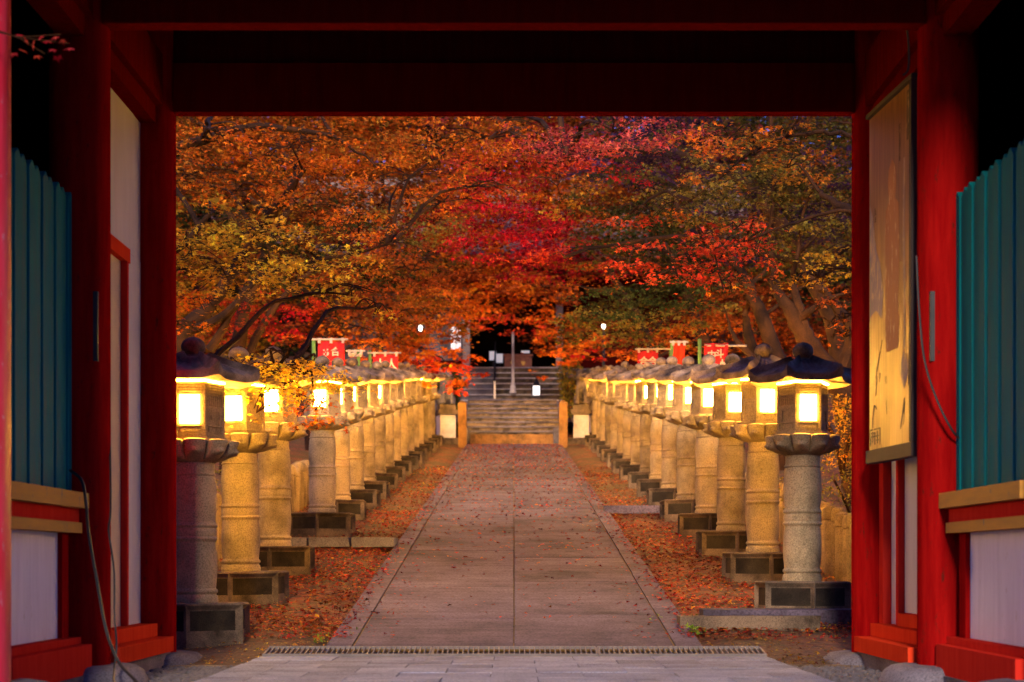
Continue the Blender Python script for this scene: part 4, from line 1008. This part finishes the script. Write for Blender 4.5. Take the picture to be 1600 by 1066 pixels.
# lion statues
def lion():
    bm = bmesh.new()
    def ell(c, r, rot=0):
        m_ = Matrix.Translation(c) @ Matrix.Rotation(rot, 4, 'X') @ Matrix.Diagonal((*r, 1))
        bmesh.ops.create_uvsphere(bm, u_segments=16, v_segments=10, radius=1, matrix=m_)
    ell((0, .12, .26), (.19, .24, .25)); ell((0, -.02, .46), (.17, .17, .27), .3); ell((0, -.08, .74), (.17, .17, .16)); ell((0, -.22, .70), (.095, .09, .075))
    ell((0, -.20, .64), (.07, .07, .04)); ell((0, 0, .70), (.20, .13, .2)); ell((0, .30, .5), (.07, .07, .25), -.2)
    for s in (-1, 1):
        ell((s*.10, -.17, .25), (.055, .06, .26)); ell((s*.105, -.23, .04), (.065, .10, .045)); ell((s*.17, .06, .14), (.08, .19, .14)); ell((s*.15, -.08, .04), (.06, .12, .04)); ell((s*.13, -.02, .88), (.045, .04, .06))
    return bm
for u, lb, cov in ((697, 'seated stone lion statue on a pale pedestal left of the stairs', 0), (911, 'seated stone lion statue on a pedestal right of the stairs', 1)):
    x = (u-CU)/F*41.2; zb = 3.72
    t_ = thing('lion_statue', lb, 'statue', (x, 41.2, zb), -.25*(1 if cov else -1), group='lion statues at the stairs')
    me = fin(lion(), 'lion_body', smooth=True)
    o = obj('lion_body', me, M['dstone'] if cov else M['bstone'], t_); o.location = (0, 0, 1.08); o.scale = (1.08,)*3
    md = o.modifiers.new('join', 'REMESH'); md.mode = 'VOXEL'; md.voxel_size = .022; md.use_smooth_shade = True
    box('pedestal_cap', -.26, .26, -.30, .34, .82, .945, M['dstone'], t_, .015); box('plinth', -.21, .21, -.26, .30, .947, 1.085, M['dstone'], t_, .01)
    box('pedestal', -.21, .21, -.25, .29, .19, .818, M['pale'], t_, .01); box('pedestal_foot', -.34, .34, -.38, .42, -.3, .188, M['dstone'], t_, .015)

# hall
H = thing('temple_hall', 'dark fronted temple hall above the stairs behind the leaves', 'temple hall', (0, 52.5, 7.0))
box('floor', -6, 6, -1.8, 6, -.3, 0, M['step'], H, .01)
for a, b in ((-6, -1.56), (1.6, 6)):
    box('front_wall', a, b, 0, .15, .002, 2.8, M['bstone' if a < 0 else 'darkwood'], H, .005)
    box('base_board', a, b, -.03, -.001, .002, .5, M['darkwood'], H, .004)
for x in (-6, -3.8, -1.62, 1.55, 3.8, 6): box('pillar', x-.12, x+.12, -.14, .0-.032, .002, 3.0, M['pale'] if abs(x) < 2 else M['darkwood'], H, .01)
box('head_beam', -6, 6, -.16, .1, 3.002, 3.4, M['darkwood'], H, .01)
box('back_wall', -6, 6, 5.8, 6, .002, 3.4, M['blackwood'], H, 0)
for s in (-1, 1): box('inner_wall', s*1.63, s*1.72, .16, 5.79, .002, 2.99, M['blackwood'], H, 0)
box('inner_ceiling', -1.6, 1.6, .16, 5.79, 2.9, 2.98, M['blackwood'], H, 0)
w_ = box('paper_window', -2.15, -1.82, -.02, -.005, .85, 1.65, M['hallwin'], H, 0)
box('window_bar', -1.995, -1.975, -.03, -.021, .85, 1.65, M['darkwood'], H, 0)
for zz in (1.1, 1.37): box('window_bar', -2.15, -1.82, -.04, -.031, zz, zz+.02, M['darkwood'], H, 0)
bm = bmesh.new(); pf = [(-3.2, 3.35), (-3.2, 3.5), (2.5, 7.4), (8.5, 3.5), (8.5, 3.35), (2.5, 3.9)]
a = [bm.verts.new((-8, y_, z_)) for y_, z_ in pf]; b = [bm.verts.new((8, y_, z_)) for y_, z_ in pf]; bm.faces.new(a); bm.faces.new(b[::-1])
for j in range(6): bm.faces.new((a[j], b[j], b[(j+1) % 6], a[(j+1) % 6]))
bmesh.ops.recalc_face_normals(bm, faces=bm.faces); obj('roof', fin(bm, 'roof'), M['rstone'], H)
ob = thing('offering_box', 'brown wooden offering box with two gilt crests before the hall', 'offering box', (.14, 51.6, 7.0))
box('box_body', -.46, .46, -.2, .2, .002, .50, M['box'], ob, .01); box('box_rim', -.50, .50, -.24, .24, .502, .57, M['box'], ob, .008)
for x in (-.19, .17):
    bm = bmesh.new()
    for k in range(3):
        an = k*2.094+.5; lathe(bm, [(.042, -.004), (.042, .004)], 12, c=(math.cos(an)*.04, math.sin(an)*.04))
    bm.transform(Matrix.Translation((x, -.207, .27)) @ Matrix.Rotation(R(90), 4, 'X')); obj('crest', fin(bm, 'crest'), M['goldcrest'], ob)
for (u, v0, v1, hw, lb, dd) in ((770, 549, 563, 5.5, 'white notice board on a thin stand left of the offering box', 50.9), (780.5, 553, 567, 5.2, 'second white notice board touching the offering box', 51.1), (821, 548, 552, 6.5, 'small white notice above the right end of the offering box', 51.5)):
    c_ = P(u, v1, dd); h_ = (v1-v0)/F*dd; hw_ = hw/F*dd
    t_ = thing('notice_board', lb, 'sign', (c_.x, dd, 7.0)); zz = c_.z-7.0
    box('board', -hw_, hw_, -.012, .012, zz, zz+h_, M['signwhite'], t_, .002); box('stand', -.015, .015, .014, .04, .0, zz+h_*.8, M['iron'], t_, 0)

# banners
def banner(u0, u1, v0, v1, d, upole, vpole, chars, label, mcol='cloth', rodu=None, rodv=None, long=.9, csz=.2):
    xa, xb = (u0-CU)/F*d, (u1-CU)/F*d; zt = P(0, v0, d).z; xp = (upole-CU)/F*d
    zg = gz(xp, d); t_ = thing('banner', label, 'banner', (xp, d, zg), group='red banners on bamboo poles')
    top = P(0, vpole, d).z-zg
    bm = bmesh.new(); tube(bm, [(0, 0, -.2), (.01, 0, top*.5), (0, 0, top)], .028, 8); obj('pole', fin(bm, 'pole'), M['bamboo'], t_)
    ru = rodu or (min(u0, upole)-4, max(u1, upole)+5); rz_ = P(0, rodv or v0-3, d).z-zg
    bm = bmesh.new(); tube(bm, [((ru[0]-CU)/F*d-xp, -.035, rz_), ((ru[1]-CU)/F*d-xp, -.035, rz_)], .014, 6); obj('rod', fin(bm, 'rod'), M['rod'], t_)
    W_ = xb-xa; nx, nz_ = 10, 14; bm = bmesh.new(); gr = []
    for j in range(nz_+1):
        gr.append([bm.verts.new((xa-xp+W_*i/nx, -.035+.025*math.sin(i*1.1+j*.35), zt-zg-long*j/nz_)) for i in range(nx+1)])
    for j in range(nz_):
        for i in range(nx): bm.faces.new((gr[j][i], gr[j+1][i], gr[j+1][i+1], gr[j][i+1]))
    cl = obj('cloth', fin(bm, 'cloth', smooth=True), M[mcol], t_)
    for f_ in (.06, .5, .94):
        bm = bmesh.new(); x = xa-xp+W_*f_; abox(bm, x-.018, x+.018, -.07, -.012, zt-zg-.03, rz_+.016); obj('loop', fin(bm, 'loop'), M['print'], t_)
    for (ch, fx, fz, sz) in chars:
        cu = bpy.data.curves.new('writing', 'FONT'); cu.body = ch; cu.size = sz; cu.extrude = .002; cu.align_x = 'CENTER'; cu.offset = .004
        tmp = bpy.data.objects.new('tmp', cu); C.objects.link(tmp); bpy.context.view_layer.update()
        me = bpy.data.meshes.new_from_object(tmp.evaluated_get(bpy.context.evaluated_depsgraph_get())); bpy.data.objects.remove(tmp)
        me.materials.clear(); o = obj('writing', me, M['print'], t_); o.rotation_euler = (R(90), 0, 0); o.location = (xa-xp+W_*fx, -.072, zt-zg-fz)
banner(497, 539, 534, 560, 22, 490, 529, (('め', .33, .22, .13), ('合', .66, .20, .13)), 'red banner with pale characters, larger one above the left lanterns', long=.5, rodv=531)
banner(583, 622, 555, 575, 27, 578, 548, (('人', .3, .24, .2), ('人', .75, .24, .2)), 'red banner farther back above the left lanterns', long=.4)
banner(545, 566, 552, 556, 24, 560, 546, (), 'bare rod banner on a dark pole between the two left banners', long=.06, mcol='print')
banner(1100, 1137, 537, 572, 22, 1093, 530, (('中', .3, .22, .13), ('斗', .62, .20, .13), ('州', .85, .36, .15)), 'red banner with white characters above the right lanterns', long=.42, rodu=(1104, 1166), rodv=541)
banner(996, 1028, 549, 572, 28, 1048, 546, (('合', .3, .26, .18), ('合', .72, .26, .18)), 'dull red banner farther back above the right lanterns', long=.4)
banner(1050, 1070, 538, 570, 24.5, 1050, 535, (), 'plain orange banner between the two right banners', mcol='orange', long=.45)

# street lamps
for u, v, d, lb in ((657, 512, 40.5, 'white glowing street lamp among the left maple leaves'), (943, 510, 41.5, 'white glowing street lamp among the right green leaves')):
    q = P(u, v, d); zg = gz(q.x, d)
    t_ = thing('street_lamp', lb, 'street lamp', (q.x, d, zg), group='street lamps behind the trees')
    bm = bmesh.new(); tube(bm, [(0, 0, -.2), (0, 0, q.z-zg-.12)], .04, 10); obj('pole', fin(bm, 'pole'), M['iron'], t_)
    bm = bmesh.new(); lathe(bm, [(.025, -.08), (.044, -.05), (.05, 0), (.034, .045), (.01, .055)], 12); o = obj('lamp_globe', fin(bm, 'lamp_globe', smooth=True), M['lampwhite'], t_); o.location = (0, 0, q.z-zg)

tri = sum(len(o.data.polygons)*(2 if o.type == 'MESH' else 1) for o in S.objects if o.type == 'MESH' and o.data.users == 1)
print('LEAFPOLYS', total, 'approx tris', tri, 'objects', len(S.objects))
